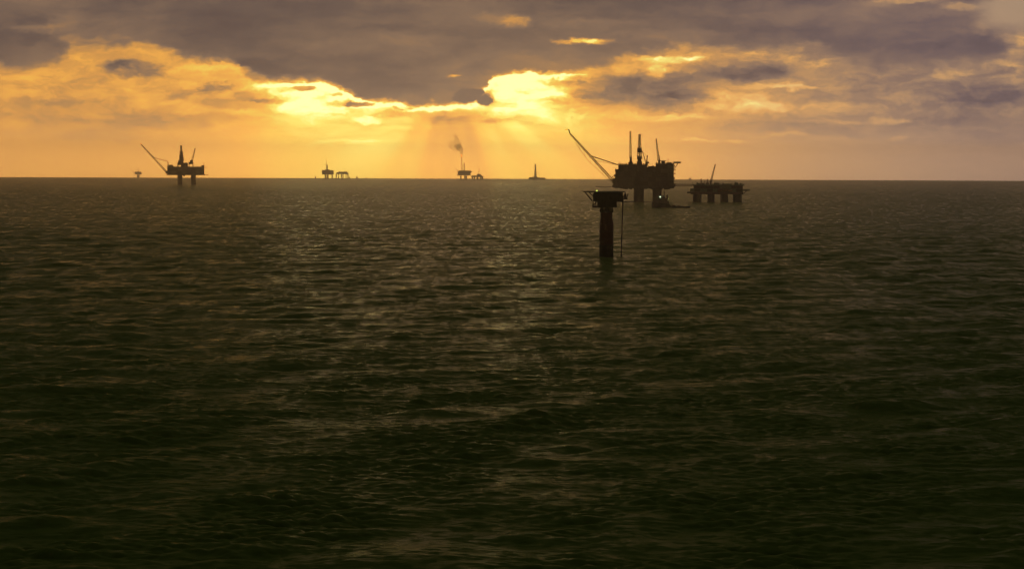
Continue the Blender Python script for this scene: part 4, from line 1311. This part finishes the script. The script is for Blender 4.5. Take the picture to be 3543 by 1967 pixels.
def build_sea():
    wd = math.radians(-68)
    bands = [
        (wave_patch(1700, 1024, 22, 140, 9.5, wd, 1, 0.95), 1700, 22),
        (wave_patch(730, 1024, 6, 24, 9.5, wd + .25, 2, 0.80), 730, 5),
        (wave_patch(211, 1024, 1.0, 5.0, 9.5, wd - .3, 3, 0.46), 211, 1.1),
    ]
    # radial rows, spacing growing with distance; a fine fan ahead, a coarse one round the back
    ds, d = [], 150.0
    while d < 27000:
        ds.append(d)
        d += 0.42 * (d / 261.0) ** 1.22 if d > 235 else 2.0
    ds.append(27000.0)
    ds = np.array(ds)
    half = math.radians(17)
    th = np.linspace(-half, half, 860)
    wing = half + np.cumsum(np.linspace(.0009, .0075, 165))
    th = np.concatenate([-wing[::-1], th, wing])
    half = wing[-1]
    extra = np.linspace(half, 2 * math.pi - half, 60)[1:-1]

    def grid(dd, tt, fine):
        D, T = np.meshgrid(dd, tt, indexing='ij')
        x, y = D * np.sin(T), D * np.cos(T)
        z = -(D ** 2) / (2 * EARTH)
        x0, y0 = x, y
        if fine:
            dr = 0.42 * (np.maximum(D, 235) / 261.0) ** 1.22
            for p, size, lam in bands:
                f = np.clip((lam * 1.6 / dr - 1.0) / 1.2, 0, 1)
                f *= np.clip((D - 150) / 80, 0, 1) * np.clip((half - np.abs(T)) / .12, 0, 1)
                h, ax, ay = sample(p, size, x0, y0)
                if size != 1700:      # the shorter seas come in groups
                    e = sample(bands[0][0][:1], 1700, y0 * 1.3 + 431 * size, x0 * 1.3 + 257)[0] / .24
                    f = f * np.clip(.75 + .55 * e, .15, 1.9)
                z = z + h * f
                x = x - ax * f * 1.05
                y = y - ay * f * 1.05
        return np.stack([x, y, z], -1).reshape(-1, 3), D.shape

    v1, sh1 = grid(ds, th, True)
    cd = np.array([150, 300, 700, 1500, 3000, 6000, 10000, 15000, 20000, 24000, 27000.0])
    v2, sh2 = grid(cd, np.concatenate([[half], extra, [2 * math.pi - half]]), False)
    v3, sh3 = grid(np.array([0.5, 50, 150.0]), np.linspace(-math.pi, math.pi, 60), False)

    def quads(sh, off):
        r, c = sh
        i = np.arange(r - 1)[:, None] * c + np.arange(c - 1)[None, :]
        q = np.stack([i, i + 1, i + c + 1, i + c], -1).reshape(-1, 4) + off
        return q[:, ::-1]          # faces up

    verts = np.concatenate([v1, v2, v3]).astype(np.float32)
    faces = np.concatenate([quads(sh1, 0), quads(sh2, len(v1)), quads(sh3, len(v1) + len(v2))]).astype(np.int32)
    me = bpy.data.meshes.new('sea')
    me.vertices.add(len(verts))
    me.vertices.foreach_set('co', verts.ravel())
    me.loops.add(faces.size)
    me.loops.foreach_set('vertex_index', faces.ravel())
    me.polygons.add(len(faces))
    me.polygons.foreach_set('loop_start', np.arange(0, faces.size, 4, dtype=np.int32))
    me.polygons.foreach_set('use_smooth', np.ones(len(faces), dtype=bool))
    me.update(calc_edges=True)
    m, g, out = material('sea_water')
    b = g.new('ShaderNodeBsdfPrincipled')
    geo = g.new('ShaderNodeTexCoord').outputs['Object']
    flat = g.v('MULTIPLY', geo, (1, 1, 0))
    # slopes of the ripples too small to model, drawn from turbulent noise at three sizes
    gust = g.noise(g.v('MULTIPLY', flat, (1 / 4.5, 1 / 34, 0)), 1.0, 6, 0.72)
    n1 = g.noise(g.v('MULTIPLY', flat, (1 / 2.2, 1 / 1.0, 0)), 1.0, 3, 0.6, '2D', True)
    n2 = g.noise(g.v('MULTIPLY', flat, (1 / 6.0, 1 / 2.6, 0)), 1.0, 2, 0.55, '2D', True)
    sl = g.v('ADD', g.v('MULTIPLY', g.v('SUBTRACT', n1, (.5, .5, .5)), (0.42, 0.70, 0)), g.v('MULTIPLY', g.v('SUBTRACT', n2, (.5, .5, .5)), (0.22, 0.42, 0)))
    k = g.step(gust, 0.36, 0.64, 0.66, 1.38)
    sl = g.v('MULTIPLY', sl, g.xyz(k, k, k))
    nrm = g.v('NORMALIZE', g.v('ADD', g.new('ShaderNodeNewGeometry').outputs['Normal'], sl))
    g.l.new(nrm, b.inputs['Normal'])
    b.inputs['Base Color'].default_value = (0.185, 0.245, 0.050, 1)
    g.l.new(g.step(gust, 0.36, 0.64, 0.10, 0.30), b.inputs['Roughness'])
    b.inputs['IOR'].default_value = 1.013
    g.l.new(b.outputs[0], out.inputs[0])
    me.materials.append(m)
    o = bpy.data.objects.new('sea', me)
    COL.objects.link(o)
    tag(o, 'dark olive choppy sea reaching to the horizon', None, None, 'structure')


build_sea()


# ------------------------------------------------------------------ haze
def build_haze():
    m, g, out = material('sea_haze')
    vol = g.new('ShaderNodeVolumePrincipled')
    vol.inputs['Color'].default_value = (1.0, 0.90, 0.88, 1)
    vol.inputs['Density'].default_value = HAZE
    vol.inputs['Anisotropy'].default_value = 0.90
    g.l.new(vol.outputs[0], out.inputs['Volume'])
    o = MB().box(-27500, 27500, -27500, 27500, -62, 330).build('haze', m)
    tag(o, 'thin golden haze lying over the sea', None, None, 'stuff')


HAZE = 4.4e-5
build_haze()

# ------------------------------------------------------------------ render settings
SC.view_settings.view_transform = 'Standard'
SC.view_settings.look = 'None'
SC.view_settings.exposure = 0.0
SC.view_settings.gamma = 1.0
SC.render.engine = 'CYCLES'
c = SC.cycles
c.max_bounces = 5
c.diffuse_bounces = 2
c.glossy_bounces = 3
c.transmission_bounces = 2
c.volume_bounces = 1
c.use_denoising = True
c.denoising_prefilter = 'ACCURATE'
c.sample_clamp_indirect = 4.0
